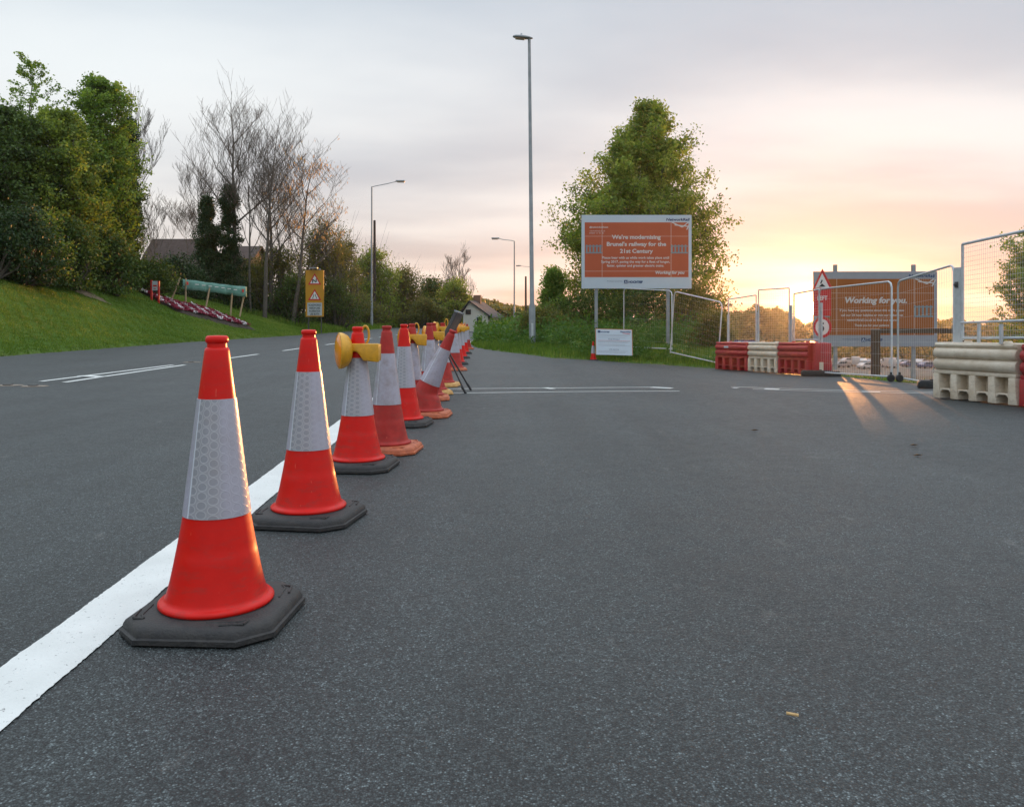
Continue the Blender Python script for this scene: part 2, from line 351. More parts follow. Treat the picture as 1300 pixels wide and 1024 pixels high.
grime(M['red'], .35, .55); grime(M['redfade'], .5, .6, (.10, .06, .05)); grime(M['barred'], .5, .6, (.12, .08, .06)); grime(M['barwhite'], .5, .7, (.20, .15, .11))
# ================================================================== terrain
def ss(a, b, x):
    t = np.clip((np.asarray(x, float)-a)/(b-a), 0, 1); return t*t*(3-2*t)
def G(x, y):
    x = np.asarray(x, float); y = np.asarray(y, float)
    k = .010*ss(-6, -1, x)+.033*ss(0, 6, x)
    q = np.clip((y-12)/2.0, -30, 30); yy = np.where(y-12 > 40, y-12, 2*np.log1p(np.exp(q)))
    d = k*np.minimum(yy, 60); cap = .9-.45*ss(-1, 3, x)
    return -cap*np.tanh((d/cap)**1.5)**(1/1.5)
ROADPTS = [(-14.0, -30), (-14.0, 22), (-14.0, 35), (-12.8, 50), (-12.3, 75), (-11.8, 124), (-8, 200), (-1, 200), (-2.6, 124), (-2.6, 75), (-2.4, 50), (-2.0, 40.8), (-1.7, 36.5), (-.3, 29.7),
           (1.2, 25.3), (2.7, 27.0), (4.6, 26.0), (5.7, 23.8), (6.35, 22.4), (6.9, 20.8), (7.6, 18.6), (7.5, 16.8), (7.35, 13), (7.0, 10.5), (7.4, 8.5), (9, 6), (13, 2), (24, -30)]
RP = np.array(ROADPTS, float)
def road_sd(x, y):
    """signed distance to the road outline, positive outside"""
    x = np.asarray(x, float); y = np.asarray(y, float); d = np.full(x.shape, 1e9); ins = np.zeros(x.shape, bool)
    for i in range(len(RP)):
        a = RP[i]; b = RP[(i+1) % len(RP)]; e = b-a
        t = np.clip(((x-a[0])*e[0]+(y-a[1])*e[1])/(e@e), 0, 1)
        d = np.minimum(d, np.hypot(x-a[0]-t*e[0], y-a[1]-t*e[1]))
        c = ((a[1] > y) != (b[1] > y))
        with np.errstate(divide='ignore', invalid='ignore'): xi = a[0]+(y-a[1])/(b[1]-a[1] if b[1] != a[1] else 1e-9)*e[0]
        ins ^= c & (x < xi)
    return np.where(ins, -d, d)
def wob(x, y): return .5*np.sin(x*1.3+y*.7)+.3*np.sin(x*3.1-y*1.9+1)+.2*np.sin(x*6.7+y*5.3+2)
def bank(y): return np.interp(y, [0, 32, 49, 63, 85, 130, 300], [3.5, 3.3, 2.45, 1.55, .8, .5, .5])
def T(x, y):
    x = np.asarray(x, float); y = np.asarray(y, float); sd = road_sd(x, y)+.12*wob(x*1.5, y*1.5)
    left = x < -6
    edge = np.clip(sd/.25, -1, 1)*.07-.01
    t = np.clip(sd/7.5, 0, 1); hb = bank(y)*(t**1.15)+.05*np.clip(sd-7.5, 0, 30)+.05*wob(x*.6, y*.6)*ss(1, 5, sd)
    az = np.degrees(np.arctan2(x, np.maximum(y, .1)))
    w = ss(13.6, 15.6, az); w2 = ss(.8, 16, sd)
    hr = (.32*ss(0, 3.5, sd)+.06*wob(x, y)*ss(.5, 3, sd))*(1-w) - w*w2*np.interp(y, [0, 40, 110, 300, 600], [5, 7, 10.5, 9, 9])
    gg = G(np.minimum(x, 8), y)
    far = 1.5*ss(140, 260, y)*(az < 13.6)
    return gg+edge+np.where(left, hb*(sd > 0), (hr-.22*w*ss(.05, .9, sd))*(sd > 0))
def Tz(x, y): return float(T(np.array([x]), np.array([y]))[0])
def Gz(x, y): return float(G(np.array([x]), np.array([y]))[0])
def axis(parts):
    o = [];
    for a, b, s in parts: o += list(np.arange(a, b, s))
    return np.array(o)
xs = axis([(-200, -60, 8), (-60, -26, 2), (-26, -11, .3), (-11, -3.5, 1.2), (-3.5, 10, .25), (10, 30, 1), (30, 80, 4), (80, 340, 10)])
ys = axis([(-40, 6, 2), (6, 32, .25), (32, 60, .5), (60, 140, 2), (140, 470, 8)])
X, Y = np.meshgrid(xs, ys); Z = T(X, Y)
nx, ny = len(xs), len(ys)
idx = np.arange(nx*ny).reshape(ny, nx)
fc = np.stack([idx[:-1, :-1], idx[:-1, 1:], idx[1:, 1:], idx[1:, :-1]], -1).reshape(-1, 4)
me = npmesh('ground', np.stack([X, Y, Z], -1).reshape(-1, 3), fc)
AZ = np.degrees(np.arctan2(X, np.maximum(Y, .1))); sdg = road_sd(X, Y)
dirt = np.clip(.85*ss(13.8, 15.5, AZ)*ss(2, 6, sdg)+.45*np.exp(-((sdg-.1)/.35)**2), 0, 1)
a = me.attributes.new('dirt', 'FLOAT', 'POINT'); a.data.foreach_set('value', dirt.ravel().astype(np.float32))
tag(link('ground', me, M['ground'], smooth=True), kind='structure')
# road sheet
xr = axis([(-16, -4, 1), (-4, 9, .5), (9, 26, 2)]); yr = axis([(-30, 6, 3), (6, 44, .5), (44, 205, 4)])
X2, Y2 = np.meshgrid(xr, yr); n2 = len(xr)
i2 = np.arange(X2.size).reshape(X2.shape); f2 = np.stack([i2[:-1, :-1], i2[:-1, 1:], i2[1:, 1:], i2[1:, :-1]], -1).reshape(-1, 4)
cxm = (X2[:-1, :-1]+X2[1:, 1:]).ravel()/2; cym = (Y2[:-1, :-1]+Y2[1:, 1:]).ravel()/2
keep = road_sd(cxm, cym) < 1.0
me = npmesh('road', np.stack([X2, Y2, G(X2, Y2)], -1).reshape(-1, 3), f2[keep])
tag(link('road', me, M['asphalt'], smooth=True), kind='structure')
rng = np.random.default_rng(7)
def stripe(name, pts, w, label=None, jit=.003, step=.25, lift=.005, right=None):
    """painted marking following pts (centre line) with slightly ragged edges"""
    P_ = [Vector((p[0], p[1])) for p in pts]; L = []
    for a, b in zip(P_[:-1], P_[1:]):
        n = max(1, int((b-a).length/step))
        for k in range(n): L.append(a.lerp(b, k/n))
    L.append(P_[-1]); v = []
    for i, p in enumerate(L):
        t = (L[min(i+1, len(L)-1)]-L[max(i-1, 0)]).normalized(); nrm = Vector((-t.y, t.x))
        for sgn in (1, -1):
            q = p+nrm*sgn*(w/2+rng.normal(0, jit*.6)+jit*1.2*math.sin(p.y*9+sgn*2+p.x)*math.sin(p.y*3.7+sgn)); v.append((q.x, q.y, Gz(q.x, q.y)+lift))
    f = [(2*i, 2*i+1, 2*i+3, 2*i+2) for i in range(len(L)-1)]
    me = npmesh(name, v, f); return tag(link(name, me, M['paint']), kind='structure')
stripe('edge_line', [(-1.318, -.5), (-1.40, 1.5), (-1.475, 3.3), (-1.56, 5.5), (-1.70, 9), (-1.82, 14), (-2.0, 24), (-2.15, 40), (-2.6, 75)], .222, jit=.0022, step=.015)
stripe('lane_marking', [(-7.86, 13.8), (-7.62, 18.6)], .11); stripe('lane_marking', [(-7.36, 13.6), (-7.36, 18.6)], .11)
stripe('lane_marking', [(-7.86, 15.1), (-7.33, 14.8)], .22, lift=.009)
for a, b in ((20, 24), (26.5, 30.2), (32.3, 36.2), (38.2, 42.2), (44.4, 48.4), (50.5, 54.5), (57, 61)):
    stripe('lane_marking', [(-7.42+(a-20)*.012, a), (-7.42+(b-20)*.012, b)], .12)
stripe('junction_marking', [(-1.25, 12.5), (.9, 12.75), (2.35, 13.15)], .055); stripe('junction_marking', [(-.95, 11.75), (.8, 12.05), (2.5, 12.35)], .055)
stripe('junction_marking', [(2.2, 13.05), (2.5, 12.9)], .2, lift=.009); stripe('junction_marking', [(.5, 12.72), (.62, 12.5)], .12, lift=.009)
stripe('junction_marking', [(3.8, 13.05), (5.0, 12.7), (6.6, 12.2)], .05); stripe('junction_marking', [(3.6, 13.6), (4.5, 13.3), (6.6, 12.6)], .05)
stripe('junction_marking', [(4.0, 13.1), (4.2, 13.0)], .2, lift=.009); stripe('junction_marking', [(5.35, 12.65), (5.6, 12.58)], .13, lift=.009); stripe('junction_marking', [(3.55, 13.3), (3.62, 13.25)], .14, lift=.005)
for i, (u, v, lab) in enumerate([(10, 489.5, 'worn road stud patch at the left edge of the photo'), (42, 490.5, 'worn road stud patch just before the double white lines'), (243, 460, 'worn road stud patch between two white dashes behind the front cone')]):
    y = 1120/(v-HZ); x = (u-CX)/F*y; b = MB()
    pr = [(.20*math.cos(a_)*(1+.2*math.sin(3*a_+i)), .14*math.sin(a_)*(1+.2*math.cos(2*a_))) for a_ in np.linspace(0, 2*math.pi, 12, endpoint=False)]
    t_ = empty('road_stud', lab, 'road stud', (x, y, Gz(x, y)+.004), R(8), 'road studs in the carriageway')
    vs = [(p[0], p[1], 0) for p in pr]+[(p[0]*.9, p[1]*.9, .008) for p in pr]; n = 12
    b.add(vs, [(k, (k+1) % n, (k+1) % n+n, k+n) for k in range(n)]+[tuple(range(n, 2*n))]); b.build('patch', M['studwhite'], t_)
    b = MB(); b.box(-.06, .06, -.05, .05, .006, .028); b.build('stud', M['darkgrey'], t_, bevel=.006)

# ================================================================== cones
def cone_base(mt):
    t = MB(); h = .265; c = .095; n = 8
    def ring(s, cc, z): return [(-s+cc, -s, z), (s-cc, -s, z), (s, -s+cc, z), (s, s-cc, z), (s-cc, s, z), (-s+cc, s, z), (-s, s-cc, z), (-s, -s+cc, z)]
    rs = [ring(h-.006, c, 0), ring(h, c, .004), ring(h, c, .020), ring(h-.008, c-.002, .024), ring(h-.010, c-.002, .036), ring(h-.016, c-.003, .048), ring(h-.028, c-.008, .056), ring(h-.05, c-.015, .060), ring(.17, .07, .062)]
    t.add([p for r in rs for p in r], [(i*8+k, i*8+(k+1) % 8, (i+1)*8+(k+1) % 8, (i+1)*8+k) for i in range(len(rs)-1) for k in range(8)]+[tuple(range(64, 72)), tuple(range(7, -1, -1))])
    # moulded lifting bars near the corners
    for a in range(4):
        Mx = Matrix.Rotation(a*math.pi/2, 4, 'Z')
        for (x0, y0, x1, y1) in ((.05, -.207, .15, -.196), (.100, -.226, .175, -.212), (.15, -.196, .18, -.175), (.18, -.175, .175, -.212)):
            t.tube([(x0, y0, .060), (x1, y1, .060)], .0045, 6, Mx)
    return t
CONEPROF = [(.176, .0605), (.190, .061), (.1955, .067), (.195, .075), (.188, .081), (.178, .084), (.1725, .089), (.1695, .097), (.1635, .118), (.1555, .150), (.1490, .180), (.1425, .212), (.1366, .244), (.1358, .246), (.1299, .278), (.1242, .31), (.1185, .342), (.113, .374)]
CONETOP = [(.0637, .779), (.052, .87), (.0425, .945), (.040, .955), (.034, .958), (.033, .972), (.0385, .976), (.0395, .985), (.038, .994), (.033, .999), (.012, 1.0), (.002, 1.0)]
def bend(p, amt):
    """crushed cone: everything above z=.22 leans over"""
    if not amt or p[2] < .2: return p
    t = (p[2]-.2); a = R(amt)*min(1, t/.1)
    return (p[0]*math.cos(a)+t*math.sin(a)-.03*min(1, t/.1), p[1], .2+t*math.cos(a)-p[0]*math.sin(a))
def uvsleeve(me, z0, z1):
    ul = me.uv_layers.new(name='UVMap')
    for p in me.polygons:
        us = []
        for li in p.loop_indices:
            c = me.vertices[me.loops[li].vertex_index].co
            us.append((math.atan2(c.y, c.x)/(2*math.pi)) % 1.0)
        if max(us)-min(us) > .5: us = [u+1 if u < .5 else u for u in us]
        for li, u in zip(p.loop_indices, us): ul.data[li].uv = (u, (me.vertices[me.loops[li].vertex_index].co.z-z0)/(z1-z0))
def make_cone(red, basem, sleeve, lean=0):
    root = empty('traffic_cone', 'x', 'traffic cone', group='row of traffic cones along the white line')
    cone_base(basem).build('base', basem, root, autos=40)
    b = MB()
    mid = [(.113-(.113-.0637)*k/8, .374+(.779-.374)*k/8) for k in range(1, 8)]
    b.lathe(CONEPROF+mid+CONETOP, 64); b.v = [bend(p, lean) for p in b.v]
    b.build('cone_body', red, root, autos=50)
    s = MB(); s.lathe([(.1128, .374), (.1158, .374)]+[(.1158-(.1158-.0665)*k/10, .374+(.405)*k/10) for k in range(11)]+[(.0630, .779)], 64)
    raw = list(s.v); o = s.build('reflective_sleeve', sleeve, root, autos=50); uvsleeve(o.data, .374, .779)
    if lean:
        for v_ in o.data.vertices: v_.co = bend(tuple(v_.co), lean)
    return root
P1 = make_cone(M['red'], M['rubber'], M['sleeve']); P2 = make_cone(M['redfade'], M['orangebase'], M['sleeve2'])
P3 = make_cone(M['redfade'], M['tanbase'], M['sleeve2']); P4 = make_cone(M['redfade'], M['orangebase'], M['sleeve2'], 24)
used = set()
def cone(proto, x, y, rz, label, tilt=0):
    o = proto if proto.name not in used else copy_tree(proto); used.add(proto.name)
    used.add(o.name); o.location = (x, y, Gz(x, y)+.004); o.rotation_euler = (0, 0, R(rz)); o['label'] = label; return o
def cu(u, y): return (u-CX)/F*y
cone(P1, -1.045, 2.93, -3, 'bright red cone on black octagonal base, nearest and largest in the row')
cone(P1, cu(392, 4.38), 4.38, -9, 'bright red cone on black base, second from the front, without a lamp')
cone(P1, cu(454, 5.89), 5.89, -6, 'bright red cone wearing the largest yellow hazard lamp')
cone(P2, cu(491, 6.62), 6.62, -5, 'faded red cone on orange base, standing just behind the cone with the largest lamp')
cone(P1, cu(513, 8.24), 8.24, -7, 'bright red cone on black base between a faded cone and the leaning one')
cone(P2, cu(523, 9.3), 9.3, 5, 'faded cone half hidden behind the fifth cone, carrying the second yellow lamp')
cone(P4, cu(541, 8.98), 8.98, -4, 'crushed cone leaning to the right over its orange base')
cone(P2, cu(545, 10.85), 10.85, 4, 'faded red cone standing directly behind the crushed leaning cone')
cone(P3, cu(550, 11.7), 11.7, 12, 'faded cone on tan base under the third yellow lamp')
cone(P3, cu(562, 13.1), 13.1, -8, 'faded cone on tan base in front of the folded road sign legs')
cone(P2, cu(577, 17.6), 17.6, 6, 'faded cone on orange base partly behind the tilted grey sign plate')
cone(P1, cu(580.5, 20.3), 20.3, 6, 'distant cone with lamp, nearest of the four small lit ones right of the sign')
cone(P1, cu(585, 24.0), 24.0, 6, 'distant cone with lamp, second of the four small lit ones right of the sign')
cone(P1, cu(589, 28.0), 28.0, 6, 'distant cone with lamp, third of the four small lit ones right of the sign')
cone(P2, cu(593, 33.0), 33.0, 6, 'farthest faded cone at the end of the row by the green verge')
cone(P1, cu(753, 26.9), 26.9, 10, 'small orange and white cone sunk in weeds beside the white notice board')
bpy.data.objects[[o.name for o in bpy.data.objects if o.get('label', '').startswith('small orange')][0]].scale = (.62, .62, .62)
bpy.data.objects[[o.name for o in bpy.data.objects if o.get('label', '').startswith('small orange')][0]].location.z = Tz(cu(753, 26.9), 26.9)

def make_lamp():
    r = empty('hazard_lamp', 'x', 'hazard lamp', group='yellow hazard lamps on the cones')
    # battery box with an arch clasping the cone; local origin on the cone axis
    b = MB(); pr = [(-.075, .045), (.165, .045), (.165, -.085), (.055, -.075), (.035, -.04), (.010, -.012), (-.015, -.010), (-.040, -.035), (-.075, -.06)]
    b.prism(pr, -.10, -.045); b.build('battery_box', M['yellow'], r, bevel=.008, autos=40)
    b = MB(); b.prism([(.045, .04), (.16, .04), (.16, -.08), (.055, -.07)], -.043, .05); b.build('rear_box', M['yellow'], r, bevel=.008, autos=40)
    Mh = Matrix.Translation((-.105, -.08, -.005)) @ Matrix.Rotation(R(22), 4, 'Z') @ Matrix.Rotation(R(-90), 4, 'Y')
    b = MB(); b.lathe([(.02, -.078), (.075, -.070), (.108, -.048), (.124, -.018), (.128, .0), (.127, .012), (.119, .016)], 40, Mh); b.build('lamp_housing', M['yellow'], r, autos=45)
    b = MB(); b.lathe([(.119, .014), (.112, .020), (.08, .030), (.03, .036), (.001, .037)], 40, Mh); b.build('lens', M['amber'], r, autos=60)
    b = MB(); b.tube([(.05+.026*math.cos(a), .03, .105+.062*math.sin(a)) for a in np.linspace(R(-80), R(260), 22)], .008, 8); b.build('handle', M['yellow'], r, smooth=True)
    return r
LP = make_lamp(); first = True
for u, y, lab, rz, zc_ in [(454, 5.89, 'yellow hazard lamp with round amber lens on the third cone, the largest lamp', 0, .84), (523, 9.3, 'yellow hazard lamp showing its box left of the crushed cone', 6, .84),
                      (550, 11.7, 'yellow hazard lamp just left of the tilted grey sign plate', -5, .84), (562, 13.1, 'yellow hazard lamp mostly hidden behind the tilted grey sign plate', -20, .90),
                      (580.5, 20.3, 'small far lamp immediately right of the tilted sign plate', 40, .88), (585, 24, 'small far lamp, middle of the three beyond the tilted sign', 35, .88), (589, 28, 'small far lamp, farthest of the three beyond the tilted sign', 30, .88)]:
    o = LP if first else copy_tree(LP); first = False
    o.location = (cu(u, y), y, Gz(cu(u, y), y)+zc_); o.rotation_euler = (0, 0, R(rz)); o['label'] = lab
# folded tripod sign seen almost edge-on
sx, sy = cu(566, 12.2), 12.2; g0 = Gz(sx, sy)
t = empty('tripod_sign', 'dark grey tilted road sign plate on black folding legs, seen edge-on in the cone row', 'road sign', (sx, sy, g0), R(0))
Ms = Matrix.Translation((-.03, 0, .69)) @ Matrix.Rotation(R(26), 4, 'Y') @ Matrix.Rotation(R(83), 4, 'Z')
b = MB(); b.box(-.26, .26, -.026, .026, 0, .50, Ms); b.build('sign_plate', M['darkgrey'], t, bevel=.01)
b = MB(); b.box(-.27, .27, -.032, .032, .505, .53, Ms); b.build('plate_cap', M['greypole'], t, bevel=.005)
for (x1, y1) in ((.36, .10), (.31, -.42)):
    b = MB(); b.tube([(-.02, y1*.3, .67), (x1, y1, .01)], .013, 8); b.tube([(x1-.05, y1, .10), (x1+.01, y1, .0)], .018, 8); b.build('leg', M['dark'], t)
for (x1, y1) in ((-.22, .15), (-.16, -.30)):
    b = MB(); b.tube([(-.04, y1*.3, .67), (x1, y1, .01)], .013, 8); b.build('leg', M['dark'], t)
b = MB(); b.box(-.06, .0, -.14, .14, .64, .69); b.build('hinge', M['dark'], t, bevel=.008)

# ================================================================== barriers
def make_barrier(mt, L=1.32, H=.76, nw=4, wallm=None):
    """water-filled barrier, local x along length 0..L, front face at y=0 facing -y, depth .42"""
    r = empty('water_barrier', 'x', 'barrier', group='plastic water barriers')
    b = MB()
    prof = [(0.0, .385), (-.03, .41), (-.055, .445), (-.055, .50), (-.03, .53), (0.0, .545), (-.03, .56), (-.055, .59), (-.055, .64), (-.035, .675), (.0, .69), (-.02, .705), (-.03, .73), (-.01, H), (.36, H), (.38, .73), (.40, .64), (.40, .385)]
    n = len(prof)
    ins = [(0, .03), (.03, 0.0), (L-.03, 0.0), (L, .03)]
    vs = []
    for xx, s_ in ins:
        for (yy, zz_) in prof: vs.append((xx, yy+(s_ if yy < .1 else -s_), zz_-(s_*.3 if zz_ > .6 else 0)))
    fs = [(i*n+k, i*n+(k+1) % n, (i+1)*n+(k+1) % n, (i+1)*n+k) for i in range(3) for k in range(n)]+[tuple(range(n)), tuple(range(4*n-1, 3*n-1, -1))]
    b.add(vs, fs); b.build('body', mt, r, autos=42)
    # lower skirt : piers, rails and recessed webs
    b = MB(); w = L/(nw+1.35); pier = w*.40; step_ = (L-pier)/nw
    b.box(0, L, -.02, .39, .335, .384)
    for k in range(nw+1):
        x0 = k*step_; b.prism([(x0, .334), (x0+pier, .334), (x0+pier+.012, .10), (x0+pier+.03, .0), (x0-.01, .0), (x0-.004, .10)], -.035, .40)
    for k in range(nw):
        x0 = k*step_+pier; x1 = (k+1)*step_
        b.box(x0+.001, x1-.001, .13, .27, .135, .333)
        b.prism([(x0+.012, .134), (x1-.004, .134), (x1-.006, .075), (x1-.05, .115), (x0+.06, .115), (x0+.015, .075)], -.028, .385)
    b.build('skirt', mt, r, bevel=.008, autos=40)
    for k in (.3, .78):
        b = MB(); b.lathe([(.05, H), (.05, H+.02), (.042, H+.03), (.001, H+.03)], 16, Matrix.Translation((L*k, .18, -.003))); b.build('filler_cap', mt, r, autos=40)
    return r
BR = make_barrier(M['barred']); BW = make_barrier(M['barwhite'])
ub = set()
def put_barrier(proto, p0, p1, label, z=None):
    o = proto if proto.name not in ub else copy_tree(proto); ub.add(proto.name)
    a = math.atan2(p1[1]-p0[1], p1[0]-p0[0]); zz = Gz((p0[0]+p1[0])/2, (p0[1]+p1[1])/2) if z is None else z
    o.location = (p0[0], p0[1], zz+.004); o.rotation_euler = (0, math.atan2(Gz(*p0)-Gz(*p1), 1.35) if z is None else 0, a); o['label'] = label
    return o
def dist(a, b): return math.hypot(a[0]-b[0], a[1]-b[1])
put_barrier(BW, (5.86, 11.45), (6.22, 10.18), 'grimy white barrier at the right side of the photo, nearest white one')
put_barrier(BR, (6.235, 10.12), (6.6, 8.85), 'red barrier cut off by the right edge of the photo')
put_barrier(BR, (5.73, 23.2), (6.27, 22.0), 'red barrier at the grass verge, leftmost of the far row')
put_barrier(BW, (6.29, 21.95), (6.64, 20.67), 'cream white barrier between the two far red barriers')
o = put_barrier(BR, (6.66, 20.62), (6.93, 19.32), 'red barrier right of the far white barrier, beside the mesh gate')
# end-on red barrier : plain moulded end with lug socket
t = empty('water_barrier', 'red barrier turned end-on with a pale square socket, right end of the far row', 'barrier', (6.98, 19.15, Gz(7, 19.1)+.004), R(-8), 'plastic water barriers')
b = MB(); b.prism([(0, 0), (.42, 0), (.42, .30), (.40, .36), (.40, .76), (.03, .76), (.03, .36), (0, .30)], 0, 1.3); b.build('body', M['barred'], t, bevel=.02, autos=40)
b = MB(); b.box(.13, .22, -.012, -.002, .12, .32); b.build('socket', M['barwhite'], t)
b = MB(); b.box(.28, .40, -.02, -.002, .05, .34); b.build('end_rib', M['barred'], t, bevel=.005)
bb_ = MB(); bb_.box(.42, .60, -.062, -.057, .60, .65); pl_ = [o for o in bpy.data.objects if o.get('label', '').startswith('red barrier at the grass')][0]; bb_.build('reflector', M['signwhite'], pl_)

# ================================================================== fence panels
def panel(p0, p1, z00, z01, z10, z11, label, r=.019, dv=.05, dh=.15, rnd=True, wr=.0016, mid=None, name='mesh_fence', ts=None):
    """mesh panel between two ground points; z00/z01 = bottom/top at p0, z10/z11 at p1"""
    L = dist(p0, p1); a = math.atan2(p1[1]-p0[1], p1[0]-p0[0])
    t = empty(name, label, 'fence panel', (p0[0], p0[1], min(z00, z10)), a, 'wire mesh fence panels'); zb = min(z00, z10)
    lo = lambda x: z00+(z10-z00)*x/L-zb
    hi = lambda x: z01+(z11-z01)*x/L-zb
    sk = (hi(0)-lo(0)) and 0
    b = MB(); c = .12 if rnd else .012
    pts = [(0, 0, lo(0)), (0, 0, hi(0)-c), (c*.3, 0, hi(0)-c*.3), (c, 0, hi(c)), (L-c, 0, hi(L-c)), (L-c*.3, 0, hi(L)-c*.3), (L, 0, hi(L)-c), (L, 0, lo(L))]
    if ts: pts = [(p[0]+ts*(p[2]-lo(0)), p[1], p[2]) for p in pts]
    b.tube(pts, r, 10); b.build('frame', M['galv'], t, autos=50)
    b = MB(); b.tube([(0, 0, lo(0)+.03), (L, 0, lo(L)+.03)], r*.9, 8); b.build('bottom_rail', M['galv'], t, autos=50)
    b = MB(); nv = int(L/dv)
    for k in range(1, nv):
        x = L*k/nv; x2 = x+(ts or 0)*(hi(x)-lo(x)); b.tube([(x, .004, lo(x)+.03), (x2, .004, hi(x)-.005)], wr, 4)
    nh = int((hi(0)-lo(0))/dh)
    for k in range(1, nh):
        f = k/nh; q = (ts or 0)
        b.tube([(q*f*hi(0), -.002, lo(0)*(1-f)+hi(0)*f), (L+q*f*hi(0), -.002, lo(L)*(1-f)+hi(L)*f)], wr, 4)
    b.build('wire_mesh', M['galv'], t)
    if mid:
        for zz_ in mid: b = MB(); b.tube([(0, -.02, lo(0)+zz_), (L, -.02, lo(L)+zz_)], r*.8, 8); b.build('mid_rail', M['galv'], t, autos=50)
    return t, L
def zv(v, y): return HC-(v-HZ)/F*y
panel((cu(792, 29), 29), (cu(853, 27), 27), zv(441, 29), zv(366, 29), zv(444, 27), zv(369, 27), 'fence panel behind the notice board under the orange billboard', wr=.0007, dv=.1, dh=.25)
panel((cu(851, 26), 26), (cu(912, 24), 24), zv(448, 26), zv(370, 26), zv(462, 24), zv(384, 24), 'slumped fence panel sloping from the left billboard post to the far red barriers', ts=.11, wr=.0008, dv=.1)
t2, L2 = panel((cu(925, 22.9), 22.9), (cu(960, 21.85), 21.85), zv(436, 22.9), zv(380, 22.9), zv(436, 21.85), zv(374.5, 21.85), 'low mesh panel standing on the leftmost far red barrier', rnd=False, dv=.08, dh=.06, wr=.0013)
t3, L3 = panel((cu(963, 21.8), 21.8), (cu(1002, 20.7), 20.7), zv(437, 21.8), zv(368, 21.8), zv(437, 20.7), zv(365.5, 20.7), 'tallest of the far mesh panels, standing on the white barrier', rnd=False, dv=.08, dh=.06, wr=.0013)
t4, L4 = panel((cu(1008, 20.6), 20.6), (cu(1040, 19.5), 19.5), zv(433, 20.6), zv(373, 20.6), zv(433, 19.5), zv(367, 19.5), 'low mesh panel on the far red barrier just left of the setting sun', rnd=False, dv=.08, dh=.06, wr=.0013)
for t_, L_, hh in ((t2, L2, 1.1), (t3, L3, 1.3), (t4, L4, 1.2)):
    b = MB(); b.box(L_-.02, L_+.07, .022, .05, -.12, hh*.78); b.build('mounting_post', M['galv'], t_, bevel=.004)
b = MB(); b.box(-.10, -.02, .022, .05, -.12, .8); b.build('mounting_post', M['galv'], t2, bevel=.004)
panel((cu(1040, 19.2), 19.2), (cu(1132, 16.1), 16.1), zv(474, 19.2), zv(367, 19.2), zv(480, 16.1), zv(357, 16.1), 'left of the two mesh gate panels crossing the right billboard', dv=.1, dh=.22, wr=.0013)
panel((cu(1140, 16.3), 16.3), (cu(1211, 13.7), 13.7), zv(481, 16.3), zv(357, 16.3), zv(493, 13.7), zv(336, 13.7), 'right mesh gate panel, rising toward the near white barrier', dv=.1, dh=.22, wr=.0013)
t7, L7 = panel((cu(1222, 11.25), 11.25), (cu(1360, 9.2), 9.2), zv(432, 11.25), zv(310, 11.25), zv(432, 9.2), zv(280, 9.2), 'tall mesh panel standing on the near white barrier at the right edge', rnd=False, dv=.045, dh=.06, wr=.0016, mid=[.24])
b = MB(); b.box(-.19, -.03, -.012, .02, -.03, 1.0); b.build('mounting_post', M['galv'], t7, bevel=.005)
b = MB(); b.box(-.14, -.08, -.03, -.014, .72, .80); b.tube([(-.11, -.03, .76), (-.11, -.05, .76)], .02, 10); b.build('clamp', M['darkgrey'], t7)
for xx in (.42, .88): b = MB(); b.box(xx-.02, xx+.02, -.05, -.022, -.02, .23); b.build('stub_post', M['galv'], t7)
for i, (u, y, L_, rz, lab) in enumerate([(1018, 19.0, .85, -12, 'long dark rubber foot under the left gate panel by the red barrier'), (1166, 13.6, .42, -20, 'dark rubber foot sticking out left of the near white barrier')]):
    x = cu(u, y); t_ = empty('rubber_block', lab, 'rubber block', (x, y, Gz(x, y)+.004), R(rz), 'rubber ballast blocks')
    b = MB(); b.prism([(0, 0), (L_, 0), (L_, .09), (L_-.04, .13), (.04, .13), (0, .09)], 0, .22); b.build('block', M['rubber'], t_, bevel=.008, autos=40)
    b = MB(); b.lathe([(.03, .128), (.03, .15), (.001, .15)], 12, Matrix.Translation((L_*.5, .11, 0))); b.build('socket', M['dark'], t_)
for i, (u, y, lab) in enumerate([(1131, 16.05, 'small wheel foot at the bottom of the left gate panel'), (1142, 16.0, 'small wheel foot at the bottom of the right gate panel')]):
    x = cu(u, y); b = MB(); Mw = Matrix.Translation((x, y, Gz(x, y)+.075)) @ Matrix.Rotation(R(90), 4, 'X')
    b.lathe([(.02, -.03), (.065, -.03), (.072, -.02), (.072, .02), (.065, .03), (.02, .03)], 20, Mw); b.box(x-.015, x+.015, y-.02, y+.02, Gz(x, y)+.05, Gz(x, y)+.19)
    tag(b.build('castor', M['rubber'], autos=40), lab, 'castor', 'gate castors')

